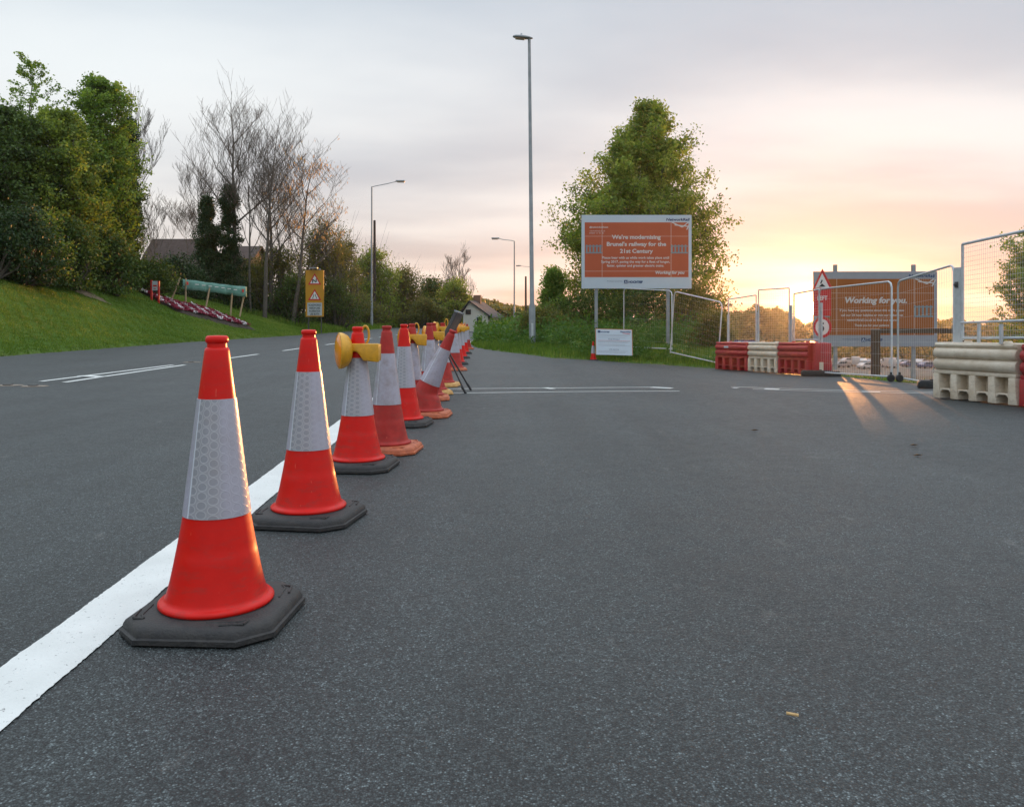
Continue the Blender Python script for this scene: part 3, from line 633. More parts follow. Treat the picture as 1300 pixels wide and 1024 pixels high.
# ================================================================== billboards
def text_part(name, mt, parent, *a, **k):
    b_ = MB(); text_mb(b_, *a, **k); return b_.build(name, M[mt], parent)
def billboard(x0, x1, y, ztop, zbot, label, kind):
    W_ = x1-x0; H_ = ztop-zbot
    t = empty('billboard', label, 'billboard', (x0, y, Tz((x0+x1)/2, y+.3) if kind == 1 else -1.2), 0, 'large orange railway billboards'); zb = t.location.z
    L0 = ztop-zb; z0 = zbot-zb
    b = MB(); b.box(0, W_, 0, .06, z0, L0); b.build('panel', M['signwhite' if kind == 1 else 'signgrey2'], t, bevel=.004, segs=1)
    ox0, ox1 = W_*.028, W_*.972; oz0 = z0+H_*.155; oz1 = L0-H_*.10
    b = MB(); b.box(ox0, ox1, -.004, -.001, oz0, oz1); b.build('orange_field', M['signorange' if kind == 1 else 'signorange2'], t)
    yt = -.007; U = lambda f: W_*f; V = lambda f: L0-H_*f
    if kind == 1:
        text_part('text_line', 'lettering', t, "We're modernising", .200, U(.497), V(.325), yt, bold=.006, width=U(.445)); text_part('text_line', 'lettering', t, "Brunel's railway for the", .200, U(.497), V(.420), yt, bold=.006, width=U(.54))
        text_part('text_line', 'lettering', t, "21st Century", .200, U(.497), V(.515), yt, bold=.006, width=U(.30))
        text_part('text_line', 'lettering', t, 'Please bear with us while work takes place until', .12, U(.49), V(.595), yt, bold=.003, width=U(.61)); text_part('text_line', 'lettering', t, 'Spring 2017, paving the way for a fleet of longer,', .12, U(.49), V(.65), yt, bold=.003, width=U(.625))
        text_part('text_line', 'lettering', t, 'faster, quieter and greener electric trains.', .12, U(.49), V(.703), yt, bold=.003, width=U(.52))
        text_part('text_line', 'lettering', t, 'Working for you', .15, U(.80), V(.80), yt, bold=.006, shear=.2, width=U(.265))
        text_part('text_line', 'lettering', t, '@networkrailwest', .075, U(.155), V(.175), yt, bold=.002, width=U(.17)); text_part('text_line', 'lettering', t, 'networkrail.co.uk', .065, U(.143), V(.225), yt, width=U(.14)); text_part('text_line', 'lettering', t, '03457 11 41 41', .065, U(.137), V(.255), yt, width=U(.13))
    else:
        text_part('text_line', 'lettering', t, 'Working for you.', .26, U(.50), V(.42), yt, bold=.010, shear=.2, width=U(.50))
        for f, wd, s_ in ((.53, .52, 'If you have any questions about this work please'), (.595, .50, 'call our 24 hour helpline or visit our website at'), (.66, .40, 'networkrail.co.uk to find out more'), (.73, .28, 'Thank you for your patience')):
            text_part('text_line', 'lettering', t, s_, .10, U(.47), V(f), yt, bold=.002, width=U(wd))
    b = MB()
    for q in (((.82, .098), (.915, .165)), ((.915, .165), (.97, .10)), ((.845, .135), (.97, .155)), ((.955, .20), (.985, .108))):
        (a0, b0), (a1, b1) = q; dx = U(a1)-U(a0); dz = V(b1)-V(b0); l_ = math.hypot(dx, dz); nx_, nz_ = -dz/l_*.018, dx/l_*.018
        b.add([(U(a0)-nx_, yt, V(b0)-nz_), (U(a1)-nx_, yt, V(b1)-nz_), (U(a1)+nx_, yt, V(b1)+nz_), (U(a0)+nx_, yt, V(b0)+nz_)], [(0, 1, 2, 3)])
        yt -= .0006
    b.build('arrow_emblem', M['lettering'], t)
    for g0_ in ((.035, .19) if kind == 1 else (.03, .13), (.81, .965)):
        b = MB(); a0, a1 = U(g0_[0]), U(g0_[1]); zc0 = V(.515) if kind == 1 else V(.60); zc1 = V(.405) if kind == 1 else V(.45); n_ = 5
        for k in range(n_):
            x_ = a0+(a1-a0)*(k+.12)/n_; b.box(x_, x_+.055, -.0075, -.0055, zc0, zc1)
        b.box(a0, a1, -.0085, -.0078, zc0-.02, zc0+.03); b.box(a0, a1, -.0085, -.0078, zc1-.07, zc1-.03)
        b.build('track_motif', M['railblue'], t)
    b = MB()
    for f in (.29, .86): b.box(ox0, ox1, -.0052, -.0045, V(f), V(f)+.006) if f < .8 else None
    b.box(ox0, ox1, -.0052, -.0045, V(.765), V(.765)+.006); b.box(U(.185), U(.187), -.0064, -.0056, oz0, oz1); b.box(U(.812), U(.814), -.0064, -.0056, oz0, oz1); b.build('fine_lines', M['whiteprint'], t)
    text_part('printed_name', 'navy', t, 'NetworkRail', .13, U(.873), V(.078), -.006, bold=.005, shear=.15, width=U(.215)); text_part('printed_name', 'navy', t, 'HOCHTIEF', .11, U(.49), V(.925), -.006, bold=.006, width=U(.13))
    text_part('printed_name', 'navy', t, 'Working in partnership', .05, U(.30), V(.905), -.006, width=U(.14))
    b = MB(); c0, c1 = U(.385), V(.905)
    b.box(c0, c0+.13, -.006, -.003, c1-.075, c1+.055); b.build('emblem', M['navy'], t)
    b = MB(); b.prism([(c0+.02, c1-.05), (c0+.065, c1+.035), (c0+.11, c1-.05), (c0+.085, c1-.05), (c0+.065, c1-.01), (c0+.045, c1-.05)], -.009, -.0065); b.build('emblem_mark', M['signwhite'], t)
    posts = (.135, .79) if kind == 1 else (.185, .82)
    for f in posts:
        b = MB(); top = L0-.02 if kind == 1 else L0+.22; b.box(U(f)-.055, U(f)+.055, .062, .16, -1.0, top); b.build('post', M['greypole'], t, bevel=.006)
    for f in (.2, .8): b = MB(); b.box(.02, W_-.02, .0615, .09, z0+H_*f-.03, z0+H_*f+.03); b.build('back_rail', M['greypole'], t)
    return t
billboard(cu(738.4, 30), cu(878, 30), 30, zv(273, 30), zv(366.3, 30), 'orange billboard headed "We\'re modernising" on two grey posts before the big tree', 1)
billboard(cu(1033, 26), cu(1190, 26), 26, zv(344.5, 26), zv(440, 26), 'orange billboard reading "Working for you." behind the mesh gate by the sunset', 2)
# white notice board leaning in the weeds
t = empty('notice_board', 'white notice board leaning in weeds below the orange billboard', 'notice board', (cu(757, 26.6), 26.6, zv(450, 26.6)), 0); t.rotation_euler = (R(-14), R(1.5), R(2))
b = MB(); W_, H_ = 1.16, .84; b.box(0, W_, 0, .02, 0, H_); b.build('panel', M['signwhite'], t)
b = MB(); b.box(-.02, 0, -.004, .024, 0, H_+.02); b.box(W_, W_+.02, -.004, .024, 0, H_+.02); b.box(0, W_, -.004, .024, H_, H_+.02); b.build('frame', mat('frame_tan', (.42, .20, .12), .7), t)
b = MB(); b.box(.05, .14, -.003, -.001, .72, .80); text_mb(b, 'HOCHTIEF', .065, .28, .73, -.003, bold=.003); text_mb(b, 'NetworkRail', .065, .95, .75, -.003, bold=.003, shear=.15)
text_mb(b, 'Great Western', .06, .58, .50, -.003); text_mb(b, 'SITE NOTICE', .055, .58, .16, -.003); b.build('lettering', M['navy'], t)
b = MB()
for k, zz_ in enumerate((.66, .63, .57, .44, .41, .34, .30, .12, .08)): b.box(.06, W_-.06-.08*(k % 3), -.003, -.001, zz_, zz_+.008)
b.build('text_rules', M['greyprint'], t)
b = MB(); b.prism([(.86, .72), (1.10, .69), (1.10, .71), (.86, .735)], -.0035, -.0012); b.box(.06, W_-.06, -.003, -.001, .47, .476); b.build('red_mark', M['signred'], t)
# dark board low in the grass
b = MB(); x, y = cu(820, 25.6), 25.6; b.box(x-.5, x+.5, y, y+.12, Tz(x, y)-.02, Tz(x, y)+.07); tag(b.build('timber_plank', M['wood'], bevel=.01), 'grey timber plank lying in the grass right of the notice board', 'plank')

# roadworks sign group beside the sun
yy = 20.9; x = cu(1043, yy); z0 = Gz(7.5, yy)
t = empty('warning_sign', 'triangular red edged warning sign over red plate and speed roundel beside the sun', 'road sign', (x, yy, z0), R(-58))
b = MB(); b.tube([(-.02, .04, 0), (.04, .04, 1.06+zv(345, yy)-1.06-z0)], .03, 10); b.build('post', M['greypole'], t, autos=50)
def tri(mb, cx, cz, s, y0, y1): mb.prism([(cx-s/2, cz), (cx+s/2, cz), (cx, cz+s*.87)], y0, y1)
za = zv(368, yy)-z0
b = MB(); tri(b, .03, za, .62, -.01, 0); b.build('triangle_plate', M['signred'], t)
b = MB(); tri(b, .03, za+.055, .42, -.015, -.012); b.build('triangle_field', M['whiteprint'], t)
b = MB(); b.prism([(-.07, za+.08), (.13, za+.08), (.03, za+.16)], -.019, -.016); b.prism([(-.03, za+.17), (.0, za+.15), (.05, za+.24), (.02, za+.26)], -.019, -.016); b.build('works_symbol', M['black'], t)
zb_ = zv(401, yy)-z0
b = MB(); b.box(-.22, .28, -.01, 0, zb_, za-.01); b.build('red_plate', M['signred'], t)
b = MB(); text_mb(b, 'LEFT', .15, .03, zb_+.40, -.014, bold=.004); b.build('plate_lettering', M['whiteprint'], t)
def disc(mb, cx, cz, r_, y0, y1, n=32): mb.prism([(cx+r_*math.cos(a), cz+r_*math.sin(a)) for a in np.linspace(0, 2*math.pi, n, endpoint=False)], y0, y1)
zc2 = zb_-.28
b = MB(); disc(b, .03, zc2, .27, -.01, 0); b.build('roundel', M['signred'], t)
b = MB(); disc(b, .03, zc2, .20, -.015, -.012); b.build('roundel_field', M['whiteprint'], t)
b = MB(); text_mb(b, '5', .30, .03, zc2-.10, -.018, bold=.008); b.build('number', M['black'], t)
# timber post and rail
yy = 19.3; x = cu(1113, yy); z0 = Tz(x, yy)
t = empty('timber_rail_fence', 'brown timber post with one horizontal rail in front of the right billboard', 'fence', (x, yy, z0), R(0))
b = MB(); b.box(-.09, .09, 0, .12, -.3, zv(418, yy)-z0); b.build('post', M['wood'], t, bevel=.01)
b = MB(); b.box(.112, 1.9, .03, .08, zv(423, yy)-z0, zv(417, yy)-z0); b.build('rail', M['wood'], t, bevel=.006)
b = MB(); b.box(1.905, 2.06, 0, .12, -.6, zv(414, yy)-z0); b.build('post', M['wood'], t, bevel=.01)
# blue banner behind the far barriers
yy = 24.6; x = cu(932, yy); b = MB(); b.box(x, x+.62, yy, yy+.015, zv(440, yy), zv(431.5, yy)); o = tag(b.build('site_banner', M['plastic']), 'dark blue strip banner with white marks just above the leftmost far red barrier', 'banner')
b = MB(); b.box(x+.12, x+.2, yy-.004, yy-.001, zv(437, yy), zv(433, yy)); b.box(x+.36, x+.46, yy-.004, yy-.001, zv(437, yy), zv(434, yy)); b.build('white_marks', M['whiteprint'], o)

# ================================================================== lamps and poles
def pole_profile(h, r0, r1, rb, hb): return [(rb, 0), (rb, hb), (r0, hb+.12), (r1, h)]
yy = 32.; x = cu(676, yy); z0 = Tz(x, yy)
t = empty('street_lamp', 'tallest grey street lamp with flat head, rising from the weeds in mid photo', 'street lamp', (x, yy, z0), 0, 'street lamps')
h = zv(49, yy)-z0; t.rotation_euler = (0, R(-.6), 0)
b = MB(); b.lathe(pole_profile(h, .085, .055, .125, 1.55), 20, cap=True); b.build('column', M['greypole'], t, autos=40)
b = MB(); b.box(-.04, .04, -.13, -.115, .35, .9); b.build('access_door', M['galv'], t)
b = MB(); Ml = Matrix.Translation((-.30, 0, h)) @ Matrix.Rotation(R(6), 4, 'Y')
pr = [(.0, -.35), (.07, -.33), (.125, -.22), (.14, -.05), (.13, .15), (.09, .33), (.05, .42), (.0, .44)]
vs = []; nn = 16
for r_, l_ in pr:
    for k in range(nn): a = 2*math.pi*k/nn; vs.append((l_, r_*1.1*math.cos(a), .045+r_*.62*max(math.sin(a), -.35)))
b.add(vs, [(i*nn+k, i*nn+(k+1) % nn, (i+1)*nn+(k+1) % nn, (i+1)*nn+k) for i in range(len(pr)-1) for k in range(nn)], Ml); b.build('lamp_head', M['greypole'], t, smooth=True)
b = MB(); b.box(-.24, .12, -.10, .10, -.035, .0, Ml); b.build('lens', M['vest'], t, bevel=.015)
b = MB(); b.tube([(-.02, 0, .12), (-.02, 0, .20)], .035, 10, Ml); b.build('photocell', M['galv'], t)
def arm_lamp(u, y, vtop, vb, ua, va, label, sgn):
    x = cu(u, y); z0 = min(zv(vb, y), Tz(x, y)); t = empty('street_lamp', label, 'street lamp', (x, y, z0), 0, 'street lamps')
    h = zv(vtop, y)-z0; ax = cu(ua, y)-x; az = zv(va, y)-z0; s = 1 if ax > 0 else -1
    b = MB(); b.lathe(pole_profile(h, .095, .06, .12, 1.3), 14, cap=True); b.build('column', M['greypole'], t, autos=40)
    b = MB(); b.tube([(0, 0, h-.03), (ax*.12, 0, h+.06), (ax*.45, 0, h+(az-h)*.55), (ax-s*.8, 0, az)], .035, 8); b.build('arm', M['greypole'], t, smooth=True)
    b = MB(); b.box(ax-s*.85 if s > 0 else ax, ax if s > 0 else ax+.85, -.14, .14, az-.03, az+.12); b.build('lamp_head', M['greypole'], t, bevel=.04)
    b = MB(); b.box(ax-s*.7 if s > 0 else ax+.05, ax-.05 if s > 0 else ax+.7, -.11, .11, az-.09, az-.035); b.build('lens', M['vest'], t, bevel=.02); return t
arm_lamp(472, 77, 237, 406, 514, 230.5, 'street lamp with arm to the right over the road, left of centre', 1)
arm_lamp(653, 90, 306, 418, 624, 303, 'street lamp with arm to the left, between the bungalow and the tallest lamp', -1)
arm_lamp(673.5, 140, 339, 418, 655, 337.5, 'faint farthest street lamp arm just left of the tallest lamp column', -1)
for u, y, vt, vb, lab in ((475.5, 84, 280, 407, 'dark wooden pole right beside the left street lamp'), (667.5, 112, 351, 417, 'dark short wooden pole left of the tallest street lamp')):
    x = cu(u, y); z0 = min(zv(vb, y), Tz(x, y)); b = MB(); h = zv(vt, y)-z0
    b.lathe([(.17, 0), (.12, h), (.02, h+.05)], 12, Matrix.Translation((x, y, z0)), cap=True); b.tube([(x-.0, y-.14, z0+h-.5), (x, y-.22, z0+h-.5)], .05, 8)
    tag(b.build('telegraph_pole', M['polewood'], autos=40), lab, 'pole', 'wooden poles')

# yellow diversion sign
yy = 55.; x = cu(399.5, yy); z0 = zv(414, yy)
t = empty('road_sign', 'tall yellow roadworks sign with two red triangles on the left verge', 'road sign', (x, yy, z0), R(3)); w = .60; za = zv(402, yy)-z0; zt = zv(343, yy)-z0
b = MB(); b.box(-w, w, 0, .04, za, zt); b.build('panel', M['signyellow'], t, bevel=.006)
for xx in (-.42, .42): b = MB(); b.tube([(xx, .09, -.6), (xx, .09, zt+.02)], .038, 8); b.build('post', M['darkgrey'], t, autos=50)
b = MB(); hs = (zt-za)
for f in (.695, .36):
    c = za+hs*f; tri(b, 0, c-.02, .88, -.006, -.001)
b.build('red_triangle', M['signred'], t)
b = MB()
for f in (.695, .36):
    c = za+hs*f; tri(b, 0, c+.065, .60, -.011, -.007)
b.build('white_field', M['whiteprint'], t)
b = MB(); c = za+hs*.695+.10
for q in (((-.13, 0), (-.13, .23)), ((-.13, .23), (.10, .05)), ((.10, .05), (.10, .28))):
    (a0, b0), (a1, b1) = q; dx, dz = a1-a0, b1-b0; l_ = math.hypot(dx, dz); nx_, nz_ = -dz/l_*.033, dx/l_*.033
    b.add([(a0-nx_, -.013, c+b0-nz_), (a1-nx_, -.013, c+b1-nz_), (a1+nx_, -.013, c+b1+nz_), (a0+nx_, -.013, c+b0+nz_)], [(0, 1, 2, 3)])
c = za+hs*.36+.09
for s in (1, -1):
    for q in (((.12, 0), (.12, .08)), ((.12, .08), (.055, .18)), ((.055, .18), (.055, .30))):
        (a0, b0), (a1, b1) = q; a0 *= s; a1 *= s; dx, dz = a1-a0, b1-b0; l_ = math.hypot(dx, dz); nx_, nz_ = -dz/l_*.022, dx/l_*.022
        b.add([(a0-nx_, -.013, c+b0-nz_), (a1-nx_, -.013, c+b1-nz_), (a1+nx_, -.013, c+b1+nz_), (a0+nx_, -.013, c+b0+nz_)], [(0, 1, 2, 3)])
b.build('black_symbols', M['black'], t)
b = MB(); b.box(-.48, .48, -.006, -.001, za+.08, za+hs*.30); b.build('text_plate', M['signgrey'], t)
b = MB()
for k, s_ in enumerate(('ROADWORKS', 'NARROW LANES', 'IN OPERATION', 'USE BOTH')): text_mb(b, s_, .19, 0, za+hs*.30-.215-.20*k, -.012, bold=.004, width=(.8, .72, .72, .6)[k])
b.build('plate_lettering', M['black'], t)
b = MB(); b.box(-.28, .22, -.35, .0, zt+.10, zt+.17); b.tube([(-.1, -.1, zt), (-.1, -.1, zt+.12)], .02, 6); b.tube([(.34, 0, zt), (.34, 0, zt+.12)], .05, 8); b.build('sign_light', M['greypole'], t, bevel=.005)

# ================================================================== vegetation tools
def segs_mesh(name, segs, n=4):
    """segs: list of (p0, p1, r0, r1)"""
    A = np.array([s[0] for s in segs], float); B = np.array([s[1] for s in segs], float); r0 = np.array([s[2] for s in segs])[:, None, None]; r1 = np.array([s[3] for s in segs])[:, None, None]
    t = B-A; t /= np.maximum(np.linalg.norm(t, axis=1, keepdims=True), 1e-6)
    ref = np.where(np.abs(t[:, 2:3]) < .9, np.array([[0, 0, 1.]]), np.array([[1., 0, 0]])); u = np.cross(t, ref); u /= np.linalg.norm(u, axis=1, keepdims=True); w = np.cross(t, u)
    an = np.arange(n)*2*math.pi/n; c = np.cos(an)[None, :, None]; s = np.sin(an)[None, :, None]
    ring = u[:, None, :]*c+w[:, None, :]*s
    V0 = A[:, None, :]+ring*r0; V1 = B[:, None, :]+ring*r1
    V = np.concatenate([V0, V1], 1).reshape(-1, 3); base = (np.arange(len(A))*2*n)[:, None]
    k = np.arange(n); q = np.stack([k, (k+1) % n, (k+1) % n+n, k+n], -1)
    Fc = (base[:, :, None]+q[None]).reshape(-1, 4)
    return npmesh(name, V, Fc)
def leaf_mesh(name, C, size, rg, tint, aspect=.6, droop=.0, flat=0):
    n = len(C); a = rg.normal(size=(n, 3)); a[:, 2] -= droop; a[:, 2] *= (1-flat); a /= np.linalg.norm(a, axis=1, keepdims=True)
    b = rg.normal(size=(n, 3)); b = np.cross(a, b); b /= np.linalg.norm(b, axis=1, keepdims=True)
    s = (size*rg.uniform(.6, 1.3, n))[:, None]
    V = np.stack([C-a*s*.5, C+b*s*aspect*.5-a*s*.05, C+a*s*.5, C-b*s*aspect*.5-a*s*.05], 1).reshape(-1, 3)
    return npmesh(name, V, np.arange(4*n).reshape(n, 4), tint)
def limb(rg, p, d, L, r, k, up=.15, wig=.12):
    """curving branch; returns segments and points"""
    out = []; pts = [np.array(p, float)]; d = np.array(d, float); d /= np.linalg.norm(d); cur = pts[0]
    for i in range(k):
        d = d+rg.normal(0, wig, 3)+np.array([0, 0, up]); d /= np.linalg.norm(d); nx_ = cur+d*L/k
        out.append((cur, nx_, r*(1-.8*i/k), r*(1-.8*(i+1)/k))); cur = nx_; pts.append(cur)
    return out, pts, d
def leafy_tree(name, label, cat, x, y, z0, h, env, seed, lm, bm='bark', n_limb=40, crown0=.2, leaf=.14, per=26, sig=.28, r0=.16, rise=.5, lean=(0, 0), group=None, subs=5, stems=1, density=1.0, squash=1):
    rg = np.random.default_rng(seed); t = empty(name, label, cat, (x, y, z0), 0, group)
    segs = []; cl = []
    for sidx in range(stems):
        off = np.array([0, 0, 0.]) if stems == 1 else np.array([*rg.normal(0, .5, 2), 0]); pts = []; K = 10
        for i in range(K+1):
            f = i/K; pts.append(off*(1+f)+np.array([lean[0]*f*h+rg.normal(0, .012*h)*f, lean[1]*f*h+rg.normal(0, .012*h)*f, f*h*.97*(1 if sidx == 0 else rg.uniform(.6, .9))]))
        for i in range(K): segs.append((pts[i], pts[i+1], r0*(1-.93*i/K)/(1 if sidx == 0 else 1.4), r0*(1-.93*(i+1)/K)/(1 if sidx == 0 else 1.4)))
        NL = n_limb//stems
        for j in range(NL):
            f = crown0+(1-crown0)*((j+.5)/NL)**.9; i = min(K-1, int(f*K)); q = f*K-i; p = pts[i]*(1-q)+pts[i+1]*q
            a = j*2.39996+rg.uniform(-.4, .4)+sidx; e = env(f)*rg.uniform(.72, 1.12); el = rise*rg.uniform(.3, 1.3)+.5*max(0, f-.7)
            d = np.array([math.cos(a)*math.cos(el), math.sin(a)*math.cos(el)*squash, math.sin(el)])
            sg, lp, dd = limb(rg, p, d, e, r0*.32*(1-f*.6), 5, .06, .12); segs += sg
            tb = rg.uniform(-.24, .24)
            for m_ in range(subs):
                s = .3+.7*(m_+.5)/subs; qi = min(4, int(s*5)); qq = s*5-qi; sp_ = lp[qi]*(1-qq)+lp[min(5, qi+1)]*qq
                sd_ = d*.6+rg.normal(0, .55, 3)+np.array([0, 0, .15]); sl_ = e*.34*rg.uniform(.5, 1.2)*(1.15-s*.5)
                s2, lp2, _ = limb(rg, sp_, sd_, sl_, r0*.10, 3, .05, .15); segs += s2
                for pp in lp2[1:]: cl.append((pp, tb+rg.uniform(-.12, .12)))
                cl.append((sp_, tb))
            cl.append((lp[-1], tb+.1))
        cl.append((pts[-1], .1)); cl.append((pts[-2], .1))
    me = segs_mesh('branches', segs, 5); link('trunk', me, M[bm], t, smooth=True)
    C = np.array([c[0] for c in cl]); tb = np.array([c[1] for c in cl]); per = max(1, int(per*density))
    Cn = np.repeat(C, per, 0)+rg.normal(0, sig, (len(C)*per, 3))*np.array([1, 1, .75]); tn = np.clip(.42+np.repeat(tb, per)+rg.normal(0, .16, len(Cn)), 0, 1)
    link('crown', leaf_mesh('crown', Cn, leaf, rg, tn), M[lm], t); return t
def bare_tree(label, x, y, z0, h, seed, spread=.5, r0=.16, catk=0, group='bare trees on the left bank', lean=0, bm='bark', depth=4, fork=.35, kids=5, name='bare_tree', twig=.0075):
    rg = np.random.default_rng(seed); t = empty(name, label, 'tree', (x, y, z0), 0, group); segs = []; tips = []
    def rec(p, d, L, r, dep):
        k = 4 if dep > 1 else 3
        sg, pts, dd = limb(rg, p, d, L, r, k, .10 if dep < depth else .03, .09)
        for s in sg: segs.append((s[0], s[1], max(s[2], twig), max(s[3], twig*.7)))
        if dep == 0: tips.append(pts[-1]); tips.append(pts[-2]); return
        nk = kids if dep == depth-1 else (5 if dep > 1 else 4)
        if dep == 1: nk = 4
        for j in range(nk):
            f = .25+.75*(j+rg.uniform(0, .9))/nk; i = min(k-1, int(f*k)); q = f*k-i; pp = pts[i]*(1-q)+pts[min(k, i+1)]*q
            a = rg.uniform(0, 2*math.pi); perp = np.array([math.cos(a), math.sin(a), rg.uniform(-.1, .3)])
            nd = dd*(1-spread)+perp*spread*1.15; nd[2] += .30
            rec(pp, nd, L*rg.uniform(.5, .78)*(1.12-.3*f), max(r*.42*(1.2-f*.6), twig), dep-1)
    # main stem with large limbs
    sg, pts, dd = limb(rg, (0, 0, 0), (lean, 0, 1), h*.8, r0, 9, .05, .045); segs.extend(sg)
    rec(pts[-1]-dd*.1, dd, h*.24, r0*.22, 2)
    for j in range(9):
        f = fork+(1-fork)*(j+rg.uniform(0, .8))/9; i = min(8, int(f*9)); q = f*9-i; pp = pts[i]*(1-q)+pts[i+1]*q
        a = j*2.4+rg.uniform(-.5, .5); nd = np.array([math.cos(a)*spread*1.5, math.sin(a)*spread*1.2, .72])
        rec(pp, nd, h*.30*(1.25-f*.65)*rg.uniform(.8, 1.15), r0*.42*(1.15-f*.7), 3)
    link('trunk', segs_mesh('limbs', segs, 4), M[bm], t)
    if catk:
        C = np.array(tips); C = C[rg.random(len(C)) < catk]; C = C+rg.normal(0, .05, C.shape); C[:, 2] -= .1
        a = leaf_mesh('catkins', C, .24, rg, rg.random(len(C)), .25, droop=4); link('catkins', a, M['catkin'], t)
    return t
def bush(name, label, x, y, z0, w, d, h, seed, lm, n=9000, leaf=.12, group=None, cat='bush', stem=True, gaps=.5, twiggy=0):
    """shrub: leaf clumps spread through an uneven mound, with stems inside"""
    rg = np.random.default_rng(seed); t = empty(name, label, cat, (x, y, z0), 0, group)
    nc = max(14, int(n/170)); th = rg.uniform(0, 2*math.pi, nc); rr = np.sqrt(rg.random(nc)); zz_ = rg.random(nc)**.75
    pr = np.sqrt(np.clip(1-zz_**2.2, .03, 1)); C = np.stack([np.cos(th)*rr*w/2*pr, np.sin(th)*rr*d/2*pr, zz_*h*rg.uniform(.8, 1.08, nc)], 1)
    segs = []
    for c in C[:: max(1, nc//(60+twiggy))]:
        b0 = np.array([c[0]*.35, c[1]*.35, 0]); mid_ = (b0+c)/2+rg.normal(0, .06*h, 3)*np.array([1, 1, .3]); segs += [(b0, mid_, .035*h**.5, .022*h**.5), (mid_, c, .022*h**.5, .008)]
        if twiggy:
            for _ in range(5):
                e_ = c+rg.normal(0, .12*h, 3)+np.array([0, 0, .12*h]); segs.append((mid_*.4+c*.6, e_, .012, .006))
    link('stems', segs_mesh('stems', segs, 4), M['bark'], t)
    per = max(8, n//nc); sg = .13*min(w, h*1.6)*rg.uniform(.5, 1.1, nc)
    Cn = np.repeat(C, per, 0)+rg.normal(0, 1, (nc*per, 3))*np.repeat(sg, per)[:, None]*np.array([1, 1, .7]); Cn[:, 2] = np.abs(Cn[:, 2])
    tn = np.clip(.40+np.repeat(rg.uniform(-.22, .22, nc), per)+rg.normal(0, .15, nc*per), 0, 1)
    link('foliage', leaf_mesh('foliage', Cn, leaf, rg, tn), M[lm], t); return t

# ---- right-hand tree behind the billboard
env = lambda f: float(np.interp(f, [0, .1, .2, .35, .5, .65, .8, .9, 1], [4.6, 4.9, 4.8, 4.5, 4.0, 3.1, 2.1, 1.2, .35]))
leafy_tree('broadleaf_tree', 'large green tree filling the sky behind the left orange billboard', 'tree', cu(799, 42), 42, -.25, 12.35, env, 17, 'leafmid', n_limb=250, crown0=.08, leaf=.155, per=18, sig=.22, r0=.22, rise=.55, subs=6, stems=3)
leafy_tree('young_tree', 'smaller fresh green tree between the tallest lamp and the billboard tree', 'tree', cu(703, 40), 40, -.3, 3.6, lambda f: 1.35*(1-f*.8), 12, 'leaffresh', n_limb=34, crown0=.1, leaf=.12, per=16, sig=.16, r0=.06, rise=.6)
for i, (u, y, w, d, h, s, lm, lab) in enumerate([(745, 38, 5, 2, 2.2, 21, 'leafdark', 'dark undergrowth at the left foot of the billboard tree'), (815, 37, 4.2, 2, 2.3, 22, 'leafdark', 'dark undergrowth under the middle of the billboard tree'),
        (880, 36, 3.4, 2, 2.6, 23, 'leafolive', 'olive undergrowth at the right foot of the billboard tree glowing in the sunset'), (905, 29, 1.6, 1.2, 1.25, 24, 'leafolive', 'sunlit golden bush just left of the leftmost far red barrier'), (690, 36, 2.8, 1.5, 1.3, 25, 'leafolive', 'low scrubby bush right of the tallest lamp column')]):
    bush('bush', lab, cu(u, y), y, Tz(cu(u, y), y)-.1, w, d, h, s, lm, n=11000, leaf=.11, group='undergrowth near the billboard')
# ---- tree at the right edge behind mesh
env = lambda f: 2.7*(1-.45*abs(f-.45))
leafy_tree('broadleaf_tree', 'tree seen through the mesh panel at the right edge of the photo', 'tree', cu(1325, 45), 45, -4, 8.8, env, 31, 'leafmid', n_limb=60, crown0=.35, leaf=.17, per=14, sig=.2, r0=.2, rise=.35)
# ---- left bank trees
GL = 'leafy trees on the left bank'
def LT(u, y, vt, lab, env, seed, lm, vb=None, **k):
    x = cu(u, y); z0 = Tz(x, y)-.1; return leafy_tree('broadleaf_tree', lab, 'tree', x, y, z0, zv(vt, y)-z0, env, seed, lm, group=GL, **k)
LT(128, 42, 106, 'tall narrow leafy tree at the right end of the left green mass', lambda f: float(np.interp(f, [0, .3, .6, .85, 1], [1.9, 2.1, 1.9, 1.7, .7])), 41, 'leaffresh', n_limb=130, crown0=.10, leaf=.15, per=12, sig=.15, r0=.14)
LT(38, 40, 74, 'thin sapling top with open branches rising above the dark trees at far left', lambda f: float(np.interp(f, [0, .5, .75, 1], [.8, 1.0, 1.9, .8])), 42, 'leaffresh', n_limb=26, crown0=.5, leaf=.13, per=6, sig=.08, r0=.10, rise=.55)
LT(70, 39, 150, 'dense mid green tree in the middle of the left green mass', lambda f: float(np.interp(f, [0, .3, .6, .85, 1], [2.4, 2.6, 2.3, 1.7, .7])), 43, 'leafmid', n_limb=150, crown0=.06, leaf=.15, per=13, sig=.16, r0=.16)
LT(8, 37, 148, 'dense dark tree cut by the left edge of the photo', lambda f: float(np.interp(f, [0, .3, .6, .85, 1], [2.2, 2.5, 2.3, 1.8, .8])), 44, 'leafdark', n_limb=150, crown0=.05, leaf=.15, per=13, sig=.17, r0=.16)
LT(-45, 36, 130, 'dark tree mostly outside the left edge of the photo', lambda f: 2.4*(1-.6*f), 45, 'leafdark', n_limb=70, crown0=.05, leaf=.14, per=14, sig=.27, r0=.16)
LT(150, 44, 190, 'dark narrow tree beside the ivy covered snag', lambda f: float(np.interp(f, [0, .5, 1], [1.5, 1.35, .7])), 46, 'leafdark', n_limb=90, crown0=.06, leaf=.14, per=13, sig=.16, r0=.12)
